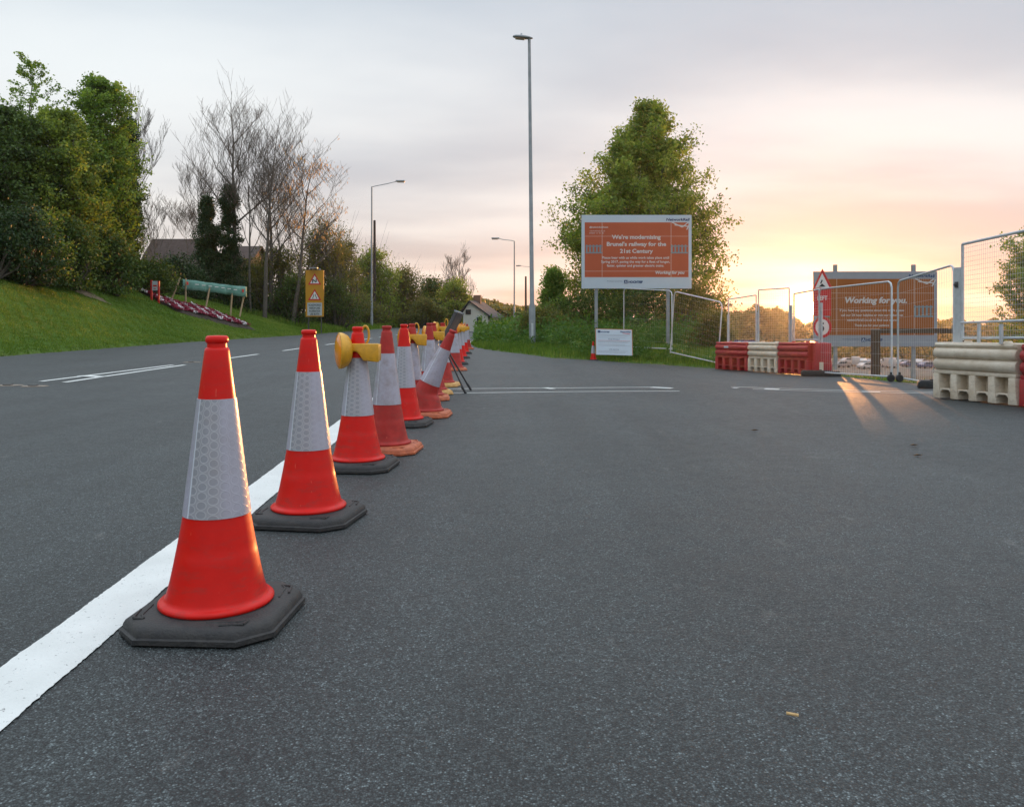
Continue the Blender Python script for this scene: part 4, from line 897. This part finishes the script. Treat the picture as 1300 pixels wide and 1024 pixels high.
for i, (u, y, w, d, h, s, lm, n, lab) in enumerate([(25, 33.5, 3.4, 2, 2.8, 51, 'leafivy', 12000, 'glossy dark evergreen shrub at the top of the bank, far left'), (85, 37, 3.2, 2, 3.0, 52, 'leafdark', 12000, 'dark shrub under the trees above the bare soil patch'), (135, 40, 3.2, 2, 3.0, 53, 'leafdark', 11000, 'dark shrub at the foot of the tall narrow leafy tree'),
        (185, 45, 3.4, 2, 1.8, 54, 'leafdark', 9000, 'low dark shrub behind the small red framed sign'), (222, 52, 3.6, 2, 2.6, 55, 'leafivy', 9000, 'dark shrub below the brown house roof'), (-15, 32, 3, 2, 2.4, 56, 'leafivy', 8000, 'dark evergreen shrub cut by the left photo edge'), (52, 35.5, 2.4, 1.6, 3.2, 57, 'leafmid', 9000, 'fresh green shrub above the first garden stake')]):
    bush('bush', lab, cu(u, y), y, Tz(cu(u, y), y)-.15, w, d, h, s, lm, n=n, leaf=.13, group='shrubs along the top of the bank')
# ivy covered snag and conifers
def ivy(u, y, vt, w0, w1, lab, seed, lm='leafivy', nm='ivy_covered_trunk', n=24000, cat='tree'):
    x = cu(u, y); z0 = Tz(x, y)-.1; h = zv(vt, y)-z0; rg = np.random.default_rng(seed); t = empty(nm, lab, cat, (x, y, z0), 0)
    K = 10; pts = [np.array([rg.normal(0, .06), rg.normal(0, .06), h*i/K]) for i in range(K+1)]; segs = [(pts[i], pts[i+1], .22*(1-.7*i/K), .22*(1-.7*(i+1)/K)) for i in range(K)]
    nc = n//60; f = rg.random(nc); a = rg.uniform(0, 2*math.pi, nc); wd = (w0+(w1-w0)*f)*(.8+.25*np.sin(f*23+seed)); rr = wd*np.sqrt(rg.random(nc))
    C = np.stack([np.cos(a)*rr, np.sin(a)*rr, f*h], 1); segs += [(np.array([0, 0, max(0, c[2]-.2)]), c, .025, .008) for c in C[::3]]
    link('trunk', segs_mesh('stem', segs, 4), M['bark'], t)
    Cn = np.repeat(C, 60, 0)+rg.normal(0, .14, (nc*60, 3)); Cn[:, 2] = np.abs(Cn[:, 2])
    link('crown', leaf_mesh('crown', Cn, .13, rg, np.clip(.4+np.repeat(rg.uniform(-.2, .25, nc), 60)+rg.normal(0, .14, nc*60), 0, 1), droop=.4), M[lm], t); return t
ivy(163, 46, 152, .8, .35, 'broken trunk thick with dark ivy behind the tall narrow leafy tree', 61)
ivy(262, 58, 250, 1.75, .25, 'dark conifer shaped ivy tree, left one of the pair above the banner', 62)
ivy(291, 58, 238, 1.5, .5, 'dark ivy wrapped trunk, right one of the pair above the banner', 63)
def BT(u, y, vt, lab, seed, **k):
    x = cu(u, y); z0 = Tz(x, y)-.1; return bare_tree(lab, x, y, z0, (zv(vt, y)-z0)*.87, seed, **k)
BT(297, 58, 84, 'tallest bare tree rising out of the ivy wrapped trunk', 71, r0=.22, fork=.45)
BT(262, 60, 185, 'bare tree spreading above the left ivy conifer', 72, r0=.12, fork=.5, spread=.4)
BT(318, 57, 150, 'thin bare tree between the tallest bare tree and the middle one', 73, r0=.10, fork=.4, spread=.4)
BT(336, 56, 112, 'bare tree with leaning stems in the middle of the bare group', 74, r0=.16, fork=.4, lean=.03)
BT(345, 59, 130, 'bare tree with a straight stem just right of the middle of the bare group', 75, r0=.17, fork=.35)
BT(372, 57, 160, 'bare tree leaning right, with pale catkins, behind the yellow sign', 76, r0=.17, fork=.30, lean=.12, catk=.45, spread=.68)
BT(360, 62, 190, 'small bare tree with red brown stem near the yellow sign', 77, r0=.10, fork=.3, bm='barkpale')
BT(172, 48, 108, 'fine bare tree top showing behind the ivy snag', 78, r0=.10, fork=.5, twig=.007, spread=.32)
BT(196, 52, 235, 'pale bare twiggy tree right of the left green mass', 79, r0=.06, fork=.3, bm='barkpale', spread=.4, kids=2)
BT(185, 62, 250, 'thin bare twigs rising left of the brown house roof', 80, r0=.05, fork=.4, bm='barkpale', spread=.35, kids=2)
BT(577, 95, 308, 'oval bare tree standing alone above the green bushes near the bungalow', 81, r0=.16, fork=.12, bm='barkpale', spread=.42, group='far bare trees', twig=.011)
BT(238, 66, 240, 'single thin bare pole-like tree behind the brown house roof', 82, r0=.05, fork=.7, bm='barkpale')
# bushes behind and beyond
for i, (u, y, vt, wpx, d, s, lm, n, lf, lab) in enumerate([(325, 62, 335, 60, 3, 91, 'leafolive', 9000, .14, 'olive scrub under the bare trees right of the banner'), (352, 60, 318, 70, 3, 92, 'leafolive', 10000, .14, 'brown green scrub left of the yellow sign'),
        (408, 66, 286, 75, 3, 93, 'leafolive', 14000, .15, 'tall olive willow scrub behind the yellow sign'), (437, 72, 300, 50, 3, 94, 'leafolive', 9000, .16, 'olive scrub right of the yellow sign'),
        (376, 58, 352, 60, 2, 95, 'leafdark', 8000, .13, 'dark undergrowth directly left of the yellow sign'), (425, 64, 362, 60, 2, 96, 'leafdark', 8000, .13, 'dark undergrowth directly right of the yellow sign'),
        (472, 86, 316, 56, 4, 97, 'leafmid', 14000, .22, 'rounded deep green tree behind the left street lamp'), (455, 80, 376, 60, 2, 98, 'leafolive', 8000, .16, 'clipped olive hedge running behind the left street lamp'),
        (516, 92, 346, 52, 4, 99, 'leafolive', 10000, .22, 'open olive bush tree halfway between the left lamp and the bungalow'), (550, 96, 360, 50, 4, 100, 'leafdark', 9000, .24, 'dark green bush right of the open olive bush tree'),
        (578, 88, 356, 44, 3, 101, 'leafmid', 9000, .2, 'green bush touching the left wall of the bungalow'), (497, 100, 365, 46, 3, 102, 'leafdark', 7000, .24, 'dark low scrub behind the open olive bush tree'), (600, 100, 380, 30, 3, 103, 'leafolive', 5000, .24, 'golden green bush behind the bungalow roof'),
        (250, 56, 345, 40, 2, 104, 'leafivy', 8000, .13, 'dark evergreen scrub behind the left end of the banner'), (300, 57, 355, 50, 2, 105, 'leafivy', 8000, .13, 'dark evergreen scrub behind the right end of the banner'),
        (536, 84, 385, 60, 2, 106, 'leafolive', 6000, .2, 'low olive scrub above the far grass, left of the green bush')]):
    x = cu(u, y); z0 = Tz(x, y)-.2; z0 = min(z0, zv(404, y)) if y > 70 else z0
    bush('bush', lab, x, y, z0, wpx/F*y*1.1, d, zv(vt, y)-z0, s, lm, n=n, leaf=lf, group='scrub beyond the left verge', twiggy=40)

# ---- far woods (stuff)
def wood(name, label, spots, seed, lm, per=520, leaf=.9):
    rg = np.random.default_rng(seed); Cs = []; ts = []
    for (x, y, z0, zt, r) in spots:
        f = rg.random(per); a = rg.uniform(0, 2*math.pi, per); rr = r*np.sqrt(rg.random(per))*np.sqrt(np.clip(1-(f*1.0)**2.4, .05, 1))
        h = zt-z0; C = np.stack([x+np.cos(a)*rr, y+np.sin(a)*rr, z0+f*h], 1)+rg.normal(0, .25, (per, 3)); Cs.append(C); ts.append(np.clip(rg.uniform(.2, .6)+rg.normal(0, .15, per), 0, 1))
    C = np.concatenate(Cs); me = leaf_mesh(name, C, leaf, rg, np.concatenate(ts), .8)
    return tag(link(name, me, M[lm]), label, 'woodland', kind='stuff')
rg = np.random.default_rng(5); sp = []
for k in range(150):
    u = rg.uniform(560, 760); y = rg.uniform(170, 260); vt = np.interp(u, [560, 600, 640, 700, 760], [382, 374, 383, 392, 394])+rg.uniform(0, 9)+(260-y)*.06; sp.append((cu(u, y), y, -1.5, zv(vt, y), rg.uniform(3, 5)))
wood('far_woodland', 'wooded ridge far behind the bungalow and the tallest lamp', sp, 6, 'leafolive')
sp = []
for k in range(170):
    u = rg.uniform(880, 1420); y = rg.uniform(235, 330)
    vt = np.interp(u, [880, 925, 940, 960, 985, 1000, 1015, 1040, 1080, 1190, 1240, 1300, 1420], [385, 392, 391, 385, 386, 396, 404, 405, 408, 404, 402, 400, 400])+rg.uniform(0, 7)+(330-y)*.07; sp.append((cu(u, y), y, -11, zv(vt, y), rg.uniform(4, 7)))
wood('valley_woodland', 'wooded hillside across the valley under the setting sun', sp, 8, 'leafolive', per=700, leaf=1.1)
sp = []
for k in range(60):
    u = rg.uniform(900, 1420); y = rg.uniform(225, 240); vt = rg.uniform(428, 446); sp.append((cu(u, y), y, -12, zv(vt, y), rg.uniform(3, 6)))
wood('valley_hedgerow', 'line of low trees at the far side of the valley yard', sp, 9, 'leafolive', per=380, leaf=.9)

# ---- grass and weeds (stuff)
def blades(name, label, XY, hmin, hmax, w, mt, seed, lean=.35, tintb=0., z=None):
    rg = np.random.default_rng(seed); n = len(XY); zz_ = T(XY[:, 0], XY[:, 1]) if z is None else z
    h = rg.uniform(hmin, hmax, n); a = rg.uniform(0, 2*math.pi, n); ln = rg.uniform(0, lean, n)*h; b = rg.uniform(0, 2*math.pi, n)
    P0 = np.stack([XY[:, 0], XY[:, 1], zz_-.02], 1); dx = np.stack([np.cos(a), np.sin(a), 0*a], 1)*(w*rg.uniform(.5, 1.2, n))[:, None]
    tip = P0+np.stack([np.cos(b)*ln, np.sin(b)*ln, h], 1); V = np.stack([P0-dx/2, P0+dx/2, tip], 1).reshape(-1, 3)
    t_ = np.clip(.45+tintb+.22*wob(XY[:, 0]*.8, XY[:, 1]*.8)+.2*wob(XY[:, 0]*.27+5, XY[:, 1]*.2)+rg.normal(0, .22, n), 0, 1)
    return tag(link(name, npmesh(name, V, np.arange(3*n).reshape(n, 3), t_), M[mt]), label, 'grass', kind='stuff')
rg = np.random.default_rng(3)
# right verge points
def sample(n, x0, x1, y0, y1, f):
    XY = np.stack([rg.uniform(x0, x1, n), rg.uniform(y0, y1, n)], 1); sd = road_sd(XY[:, 0], XY[:, 1])+.12*wob(XY[:, 0]*1.5, XY[:, 1]*1.5); az = np.degrees(np.arctan2(XY[:, 0], XY[:, 1])); return XY[f(XY, sd, az)]
A = sample(230000, -4, 11, 22, 44, lambda p, s, az: (s > .02) & (rg.random(len(s)) < np.clip(.35+s*.3, 0, 1)) & (az < 16) & (p[:, 0] > -3.2))
blades('verge_grass', 'rough green grass on the verge below the billboard', A, .05, .26, .035, 'grass', 1)
A2 = sample(110000, -4, 8, 23, 36, lambda p, s, az: (s > .5) & (az < 14.3) & (wob(p[:, 0]*1.1+3, p[:, 1]*.9) > -.05) & (p[:, 0] > -3))
zz_ = T(A2[:, 0], A2[:, 1]); hh = np.abs(rg.normal(0, .3, len(A2)))*np.clip((road_sd(A2[:, 0], A2[:, 1])-.3)*.6, .3, 1.5); C = np.stack([A2[:, 0], A2[:, 1], zz_+hh+.03], 1)
tag(link('verge_weeds', leaf_mesh('weeds', C, .12, rg, np.clip(.45+.3*wob(A2[:, 0]*2, A2[:, 1]*2)+rg.normal(0, .15, len(A2)), 0, 1), .5), M['weeds']), 'leafy nettles and weeds growing along the verge by the tallest lamp', 'weeds', kind='stuff')
A3 = sample(26000, 6, 14, 9, 30, lambda p, s, az: (s > .02) & (s < 3) & (az >= 15))
blades('gateway_grass', 'thin grass strip behind the mesh gate', A3, .03, .11, .03, 'grass', 2, tintb=.25)
A4 = sample(420000, -24, -11, 20, 62, lambda p, s, az: (s > .0) & (s < 9.5) & (p[:, 0] < -10) & (az > -36))
blades('bank_grass', 'mown green grass covering the left bank', A4, .03, .09, .045, 'grass', 4, lean=.6)
A5 = sample(90000, -24, -9, 56, 110, lambda p, s, az: (s > .1) & (s < 9) & (p[:, 0] < -10) & (az > -30))
blades('far_bank_grass', 'rough grass on the left verge beyond the yellow sign', A5, .1, .45, .09, 'grass', 5, lean=.5)
A6 = sample(26000, -3.2, 3, 38, 95, lambda p, s, az: (s > .1) & (s < 4) & (p[:, 0] > -3))
zz_ = T(A6[:, 0], A6[:, 1]); C = np.stack([A6[:, 0], A6[:, 1], zz_+np.abs(rg.normal(0, .45, len(A6)))], 1)
tag(link('far_verge_weeds', leaf_mesh('weeds2', C, .22, rg, np.clip(.5+rg.normal(0, .2, len(A6)), 0, 1), .5), M['weeds']), 'tall weeds beyond the end of the cone row', 'weeds', kind='stuff')

# ================================================================== left bank objects
def gz(u, v, ylo=24, yhi=90):
    """ground point on the bank under a pixel"""
    for y in np.arange(ylo, yhi, .1):
        x = cu(u, y)
        if zv(v, y) <= Tz(x, y): return x, float(y), Tz(x, y)
    return cu(u, yhi), yhi, Tz(cu(u, yhi), yhi)
pA = gz(203, 386); pB = gz(297, 409)
t = empty('flower_bed', 'sloping flower bed of crimson and white flowers on the left bank', 'flower bed', (pA[0], pA[1], 0), 0)
n = 26; vs = []; rg = np.random.default_rng(77)
for i in range(n+1):
    f = i/n; x = pA[0]+(pB[0]-pA[0])*f; y = pA[1]+(pB[1]-pA[1])*f
    for j, o_ in enumerate(np.linspace(-2.6, 2.0, 7)):
        xx = x+o_*.9+rg.normal(0, .06); yy_ = y-o_*.45+rg.normal(0, .06); vs.append((xx-pA[0], yy_-pA[1], Tz(xx, yy_)+(.13 if 0 < j < 6 and 0 < i < n else -.05)+rg.normal(0, .02)))
me = npmesh('soil', vs, [(i*7+j, i*7+j+1, (i+1)*7+j+1, (i+1)*7+j) for i in range(n) for j in range(6)]); link('soil', me, M['soil'], t, smooth=True)
def flowers(nm, cnt, mt, patch, sd_):
    r_ = np.random.default_rng(sd_); C = []
    while len(C) < cnt:
        f = r_.random(); o_ = r_.uniform(-1.5, 1.3)
        if (math.sin(f*38+o_*4)+.6*math.sin(f*17-o_*7) > .62) != patch: continue
        x = pA[0]+(pB[0]-pA[0])*f+o_*.9; y = pA[1]+(pB[1]-pA[1])*f-o_*.45; C.append((x-pA[0], y-pA[1], Tz(x, y)+.2+abs(r_.normal(0, .04))))
    link(nm, leaf_mesh(nm, np.array(C), .11, r_, np.zeros(cnt), .8), M[mt], t)['kind'] = 'stuff'
flowers('red_flowers', 5200, 'petalred', False, 1); flowers('white_flowers', 1700, 'petalwhite', True, 2)
# small red framed sign
x, y, z0 = gz(192, 381); t = empty('garden_sign', 'small white sign in a bright red frame at the left end of the flower bed', 'sign', (x, y, z0), R(-10)); s = y/F
b = MB(); b.box(-.5*s, 1.5*s, -.04, .04, -.2, 25*s); b.build('post', M['signred'], t); b = MB(); b.box(9.5*s, 11.5*s, -.04, .04, -.5, 24*s); b.build('post', M['signred'], t)
b = MB(); b.box(1.5*s, 9.4*s, -.02, .0, 12*s, 24*s); b.build('panel', M['signwhite'], t); b = MB(); b.box(3*s, 8*s, -.026, -.022, 17*s, 19*s); b.box(3.6*s, 7.2*s, -.026, -.022, 14*s, 15*s); b.build('print', M['signred'], t)
# green banner on stakes
x0, y0, _ = gz(236, 382); x1, y1, _ = gz(312, 393)
y0 = 46; y1 = 50; x0 = cu(232, y0); x1 = cu(313, y1); t = empty('banner', 'pale green cloth banner on leaning stakes above the flower bed', 'banner', (x0, y0, Tz(x0, y0)), math.atan2(y1-y0, x1-x0)); zb0 = t.location.z; L = dist((x0, y0), (x1, y1))
vs = []; n = 30
for i in range(n+1):
    f = i/n; zt_ = zv(354+10*f+.7*math.sin(f*3.1)+.25*math.sin(f*25), y0+(y1-y0)*f)-zb0; zb_ = zv(366.5+10.5*f-.3*math.sin(f*3.1)+.6*abs(math.sin(f*12.5)), y0+(y1-y0)*f)-zb0; yo = .05*math.sin(f*19)+.03*math.sin(f*37)
    for q in range(4): vs.append((L*f, yo*(1+.4*q), zt_+(zb_-zt_)*q/3))
me = npmesh('cloth', vs, [(i*4+j, i*4+j+1, (i+1)*4+j+1, (i+1)*4+j) for i in range(n) for j in range(3)]); o = link('cloth', me, M['teal'], t); md = o.modifiers.new('thick', 'SOLIDIFY'); md.thickness = .006
b = MB(); z_ = lambda f: zv(359+11*f, y0+(y1-y0)*f)-zb0
for f, w_ in ((.035, .12), (.90, .14)): b.box(L*f, L*f+w_, -.13, -.12, z_(f)-.10, z_(f)+.08)
b.build('red_emblem', M['signred'], t)
b = MB()
for k in range(7): f = .16+.10*k; b.box(L*f, L*f+.25, -.13, -.12, z_(f)-.03, z_(f)+.01)
b.build('white_lettering', M['whiteprint'], t)
for (f, dx, top) in ((-.02, -.75, .0), (.06, .0, .0), (.42, -.35, -.35), (.78, -.15, -.4), (1.0, -.5, -.1)):
    b = MB(); X_ = L*f; zt_ = z_(f)+.28+top; xb = X_+dx; wx = x0+math.cos(t.rotation_euler.z)*xb; wy = y0+math.sin(t.rotation_euler.z)*xb
    b.tube([(xb, .1, Tz(wx, wy)-zb0-.2), (X_, .1, zt_)], .05, 6); b.build('stake', M['stake'], t)
for (u, v, vt, lab) in ((61, 362, 334, 'thin garden stake on the upper bank at far left'), (143, 374, 351, 'thin garden stake on the bank left of the red framed sign')):
    x, y, z0 = gz(u, v); b = MB(); h = (v-vt)/F*y; b.tube([(x, y, z0-.1), (x+.02, y, z0+h)], .035, 6); b.tube([(x+.02, y, z0+h), (x+.03, y, z0+h+.10)], .05, 6); tag(b.build('garden_stake', M['stake']), lab, 'stake', 'garden stakes')
for (u, v, w, lab) in ((92, 366, 2.3, 'bare soil patch upper part'), (112, 374, 1.5, 'bare soil patch lower')):
    x, y, z0 = gz(u, v); vs = [(x, y, Tz(x, y)+.06)]; n = 18
    for k in range(n):
        a = 2*math.pi*k/n; r_ = (1+.3*math.sin(3*a+w)+.2*math.sin(5*a))*w/2; xx, yy_ = x+math.cos(a)*r_, y+math.sin(a)*r_*.8; vs.append((xx, yy_, Tz(xx, yy_)+.025))
    me = bpy.data.meshes.new('bare_soil'); me.from_pydata(vs, [], [(0, 1+k, 1+(k+1) % n) for k in range(n)]); tag(link('bare_soil', me, mat('bare_soil', (.20, .15, .10), 1, var=.4, vscale=8, bump=.6)), kind='structure')

# ================================================================== buildings
def gable_house(name, label, x0, x1, y, depth, zb, ze, zr, wallm, roofm, ridge_x=True, rz=0, chim=True):
    t = empty(name, label, 'house', (x0, y, zb), rz); W_ = x1-x0; He = ze-zb; Hr = zr-zb; e = .35
    b = MB(); b.box(0, W_, 0, depth, 0, He); b.build('wall', M[wallm], t)
    b = MB()
    for s in (0, 1):
        y0_, y1_ = (-e, depth/2) if s == 0 else (depth+e, depth/2); z0_ = He-e*(Hr-He)/(depth/2)
        b.add([(-e, y0_, z0_), (W_+e, y0_, z0_), (W_+e, y1_, Hr), (-e, y1_, Hr), (-e, y0_, z0_+.12), (W_+e, y0_, z0_+.12), (W_+e, y1_, Hr+.12), (-e, y1_, Hr+.12)], [(0, 1, 2, 3), (4, 5, 6, 7), (0, 1, 5, 4), (1, 2, 6, 5), (0, 3, 7, 4)])
    r_ = b.build('roof', M[roofm], t)
    b = MB()
    for xx in (.002, W_-.002-.1): b.add([(xx, 0, He+.002), (xx, depth, He+.002), (xx, depth/2, Hr-.02), (xx+.1, 0, He+.002), (xx+.1, depth, He+.002), (xx+.1, depth/2, Hr-.02)], [(0, 1, 2), (3, 5, 4), (0, 2, 5, 3), (1, 4, 5, 2), (0, 3, 4, 1)])
    b.build('gable', M[wallm], t)
    if chim: b = MB(); b.box(W_*.8, W_*.8+.6, depth/2-.3, depth/2+.3, Hr-.3, Hr+.9); b.build('chimney', M['brick'], r_)
    return t, W_, He
yy = 70
t, W_, He = gable_house('house', 'house with brown tiled roof half hidden behind the shrubs on the left bank', cu(176, yy), cu(247, yy), yy, 7, Tz(cu(210, yy), yy)-.3, zv(345, yy), zv(305, yy+3.5), 'brick', 'roof', chim=False)
for xx in (1.2, 3.3): f = MB(); f.box(xx, xx+1.1, -.05, -.01, 1.2, 2.3); o = f.build('window', M['whiteprint'], t); g = MB(); g.box(xx+.1, xx+1.0, -.06, -.052, 1.3, 2.2); g.build('pane', M['glass'], o)
yy = 76
t, W_, He = gable_house('house', 'house with brick wall and dark roof glimpsed between ivy trunk and bare trees', cu(285, yy), cu(318, yy), yy, 5, Tz(cu(300, yy), yy)-.3, zv(328, yy), zv(314, yy+2.5), 'brick', 'roof', chim=False)
f = MB(); f.box(.9, 1.7, -.05, -.01, 1.6, 2.6); o = f.build('window', M['whiteprint'], t); g = MB(); g.box(1.0, 1.6, -.06, -.052, 1.7, 2.5); g.build('pane', M['glass'], o)
# white bungalow : gable end towards the camera, long side running away to the right
y0 = 78; zb = -1.3; xa, xb = cu(588, y0), cu(620, y0); Wg = xb-xa
t = empty('bungalow', 'white rendered bungalow with grey slate roof beyond the end of the cone row', 'house', (xa, y0, zb), R(-8)); Ld = 7.5
ap = zv(383.5, y0)-zb; ev = zv(400.5, y0)-zb; axx = Wg*.26
b = MB(); b.add([(0, 0, 0), (Wg, 0, 0), (Wg, 0, ev), (axx, 0, ap), (0, 0, ap-.9), (0, Ld, 0), (Wg, Ld, 0), (Wg, Ld, ev), (axx, Ld, ap), (0, Ld, ap-.9)], [(0, 1, 2, 3, 4), (9, 8, 7, 6, 5), (1, 6, 7, 2), (0, 4, 9, 5), (0, 5, 6, 1), (2, 7, 8, 3), (3, 8, 9, 4)]); b.build('wall', M['render_'], t)
sl_ = (ap-ev)/(Wg-axx); b = MB(); b.add([(axx, -.25, ap+.02), (Wg+.4, -.25, ev-.4*sl_+.02), (Wg+.4, Ld+.2, ev-.4*sl_+.02), (axx, Ld+.2, ap+.02), (axx, -.25, ap+.16), (Wg+.4, -.25, ev-.4*sl_+.16), (Wg+.4, Ld+.2, ev-.4*sl_+.16), (axx, Ld+.2, ap+.16)], [(0, 1, 2, 3), (4, 5, 6, 7), (0, 1, 5, 4), (1, 2, 6, 5), (2, 3, 7, 6)])
b.add([(axx, -.25, ap+.02), (-.4, -.25, ap-1.2), (-.4, Ld+.2, ap-1.2), (axx, Ld+.2, ap+.02), (axx, -.25, ap+.16), (-.4, -.25, ap-1.06), (-.4, Ld+.2, ap-1.06), (axx, Ld+.2, ap+.16)], [(0, 1, 2, 3), (4, 5, 6, 7), (0, 1, 5, 4), (1, 2, 6, 5), (2, 3, 7, 6)]); r_ = b.build('roof', M['slate'], t)
b = MB(); b.box(axx-.3, axx+.4, 3.5, 4.1, ap-.1, ap+.75); b.build('chimney', M['brick'], r_)
b = MB(); b.box(.25, .75, -.06, -.01, ap-1.15, ap-.7); b.build('gable_vent', M['black'], t)
for x_, w_ in ((1.25, .6),): f = MB(); f.box(x_, x_+w_, -.05, -.01, ev-1.0, ev-.1); o = f.build('window', M['signgrey'], t); g = MB(); g.box(x_+.06, x_+w_-.06, -.06, -.052, ev-.94, ev-.16); g.build('pane', M['glass'], o)
for k in range(4): f = MB(); f.box(Wg+.01, Wg+.06, .6+k*1.8, 1.6+k*1.8, ev-1.5, ev-.4); o = f.build('window', M['signgrey'], t); g = MB(); g.box(Wg+.065, Wg+.075, .7+k*1.8, 1.5+k*1.8, ev-1.4, ev-.5); g.build('pane', M['glass'], o)
b = MB(); yy = 92; x0 = cu(634, yy); b.box(x0, cu(676, yy), yy, yy+.25, -1.5, zv(404.5, yy)); o = tag(b.build('brick_wall', M['brick']), 'long brown brick wall between the bungalow and the tallest lamp', 'wall'); b = MB(); b.box(x0-.05, cu(676, yy)+.05, yy-.05, yy+.3, zv(404.5, yy)+.003, zv(403.6, yy)); b.build('coping', M['slate'], o)
# far utility wires omitted pole; small white bench-like slab by the road
# ================================================================== valley yard with vehicles
def make_car(mt, van=False):
    r = empty('parked_van' if van else 'parked_car', 'x', 'van' if van else 'car', group='vehicles parked in the valley yard')
    if van: pr = [(-2.5, .4), (2.5, .4), (2.5, 1.0), (2.35, 1.25), (1.75, 1.5), (1.2, 2.25), (-2.4, 2.3), (-2.5, 2.1)]
    else: pr = [(-2.1, .35), (2.1, .35), (2.15, .75), (1.9, .92), (1.15, 1.0), (.45, 1.42), (-1.1, 1.45), (-1.75, 1.0), (-2.1, .92)]
    b = MB(); b.prism(pr, -.85, .85); b.build('body', mt, r, bevel=.07, autos=40)
    b = MB()
    for s in (-1, 1):
        y0_, y1_ = (.856, .866) if s > 0 else (-.866, -.856)
        if van: b.prism([(1.62, 1.5), (1.18, 2.1), (.5, 2.1), (.5, 1.5)], y0_, y1_)
        else: b.prism([(1.0, 1.02), (.42, 1.36), (-1.05, 1.38), (-1.5, 1.04)], y0_, y1_)
    b.build('side_window', M['glass'], r)
    for x_ in (-1.35, 1.35):
        for s in (-1, 1):
            b = MB(); b.lathe([(.02, -.1), (.30, -.1), (.33, -.06), (.33, .06), (.30, .1), (.02, .1)], 16, Matrix.Translation((x_, s*.8, .33)) @ Matrix.Rotation(R(90), 4, 'X')); b.build('wheel', M['tyre'], r)
    return r
prot = [make_car(M['carwhite']), make_car(M['carwhite'], True), make_car(M['cargrey']), make_car(M['carblue'])]
us = set(); rgc = random.Random(4)
for i, (u, y, k, hd, lab) in enumerate([(1078, 205, 0, 10, 'white car in the valley yard left of the billboard post, leftmost of the vehicles'), (1086, 196, 1, 70, 'white van parked second from left in the valley yard'), (1094, 204, 0, 80, 'white car parked in the yard just right of the leftmost van'),
        (1100, 186, 0, 20, 'white car nearest the timber post on its left side'), (1107, 200, 2, 60, 'grey car half behind the timber post in the valley'), (1122, 198, 0, 15, 'white car right of the timber post in the valley'), (1128, 190, 1, 85, 'white van in the yard seen between timber post and gate posts'),
        (1137, 206, 2, 30, 'grey car in the yard behind the meeting gate posts'), (1148, 198, 0, 5, 'white car in the yard seen through the right gate panel'), (1156, 192, 3, 0, 'dark blue car in the yard beside the right billboard post'), (1170, 200, 0, 40, 'white car in the yard right of the right billboard post'), (1178, 188, 3, 10, 'dark blue car rightmost in the valley yard'), (1068, 190, 2, 20, 'grey car in the yard right under the billboard corner')]):
    o = prot[k] if k not in us else copy_tree(prot[k]); us.add(k); x = cu(u, y); o.location = (x, y, Tz(x, y)+.02); o.rotation_euler = (0, 0, R(hd)); o['label'] = lab
# pale hardstanding
vs = []
for k in range(24):
    a = 2*math.pi*k/24; xx = cu(1130, 195)+24*math.cos(a)*(1+.1*math.sin(3*a)); yy_ = 195+26*math.sin(a); vs.append((xx, yy_, Tz(xx, yy_)+.06))
xs_, ys_ = cu(1130, 195), 195.
me = npmesh('yard', [(x_, y_, Tz(x_, y_)+.08) for y_ in np.arange(165, 228, 3) for x_ in np.arange(68, 112, 3)], [(j*15+i, j*15+i+1, (j+1)*15+i+1, (j+1)*15+i) for j in range(20) for i in range(14)])
tag(link('yard', me, mat('gravel_yard', (.13, .115, .095), .95, var=.4, vscale=.5, bump=.4)), kind='structure')
# litter
x, y = (1005-CX)/F*(1120/(912-HZ)), 1120/(912-HZ)
b = MB(); b.tube([(x-.012, y+.006, .013), (x+.010, y-.004, .013)], .0042, 8); b.tube([(x+.0101, y-.0041, .013), (x+.016, y-.007, .013)], .0043, 8); tag(b.build('cigarette_end', M['cork'], smooth=True), 'tan cigarette end lying on the asphalt near the bottom right', 'cigarette end')
for u, v, lab in ((1165, 579, 'dry brown leaf on the asphalt in front of the near white barrier'), (958, 547, 'small dry leaf on the asphalt between cones and far barriers'), (1160, 566, 'thin curled dry leaf close to the larger one on the right')):
    y = 1120/(v-HZ); x = cu(u, y); b = MB(); b.add([(x-.04, y, .008), (x, y-.02, .02), (x+.045, y+.005, .01), (x+.005, y+.022, .016), (x, y, .006)], [(0, 1, 4), (1, 2, 4), (2, 3, 4), (3, 0, 4)]); tag(b.build('fallen_leaf', M['dryleaf']), lab, 'leaf', 'fallen leaves')

# ================================================================== evening haze
b = MB(); b.box(-206, 348, -46, 476, -13.5, 15.5)
hz = tag(b.build('haze', None), 'thin golden evening haze over the road and valley', 'haze', kind='stuff')
hm = bpy.data.materials.new('haze'); hm.use_nodes = True; hm.node_tree.nodes.clear(); t_ = NT(hm.node_tree)
vol = t_.n('ShaderNodeVolumePrincipled', i_Color=(.95, .92, .88, 1), i_Density=.00017); vol.inputs['Anisotropy'].default_value = .8
o_ = t_.n('ShaderNodeOutputMaterial'); t_.l(vol.outputs[0], o_.inputs['Volume']); hz.data.materials.append(hm)
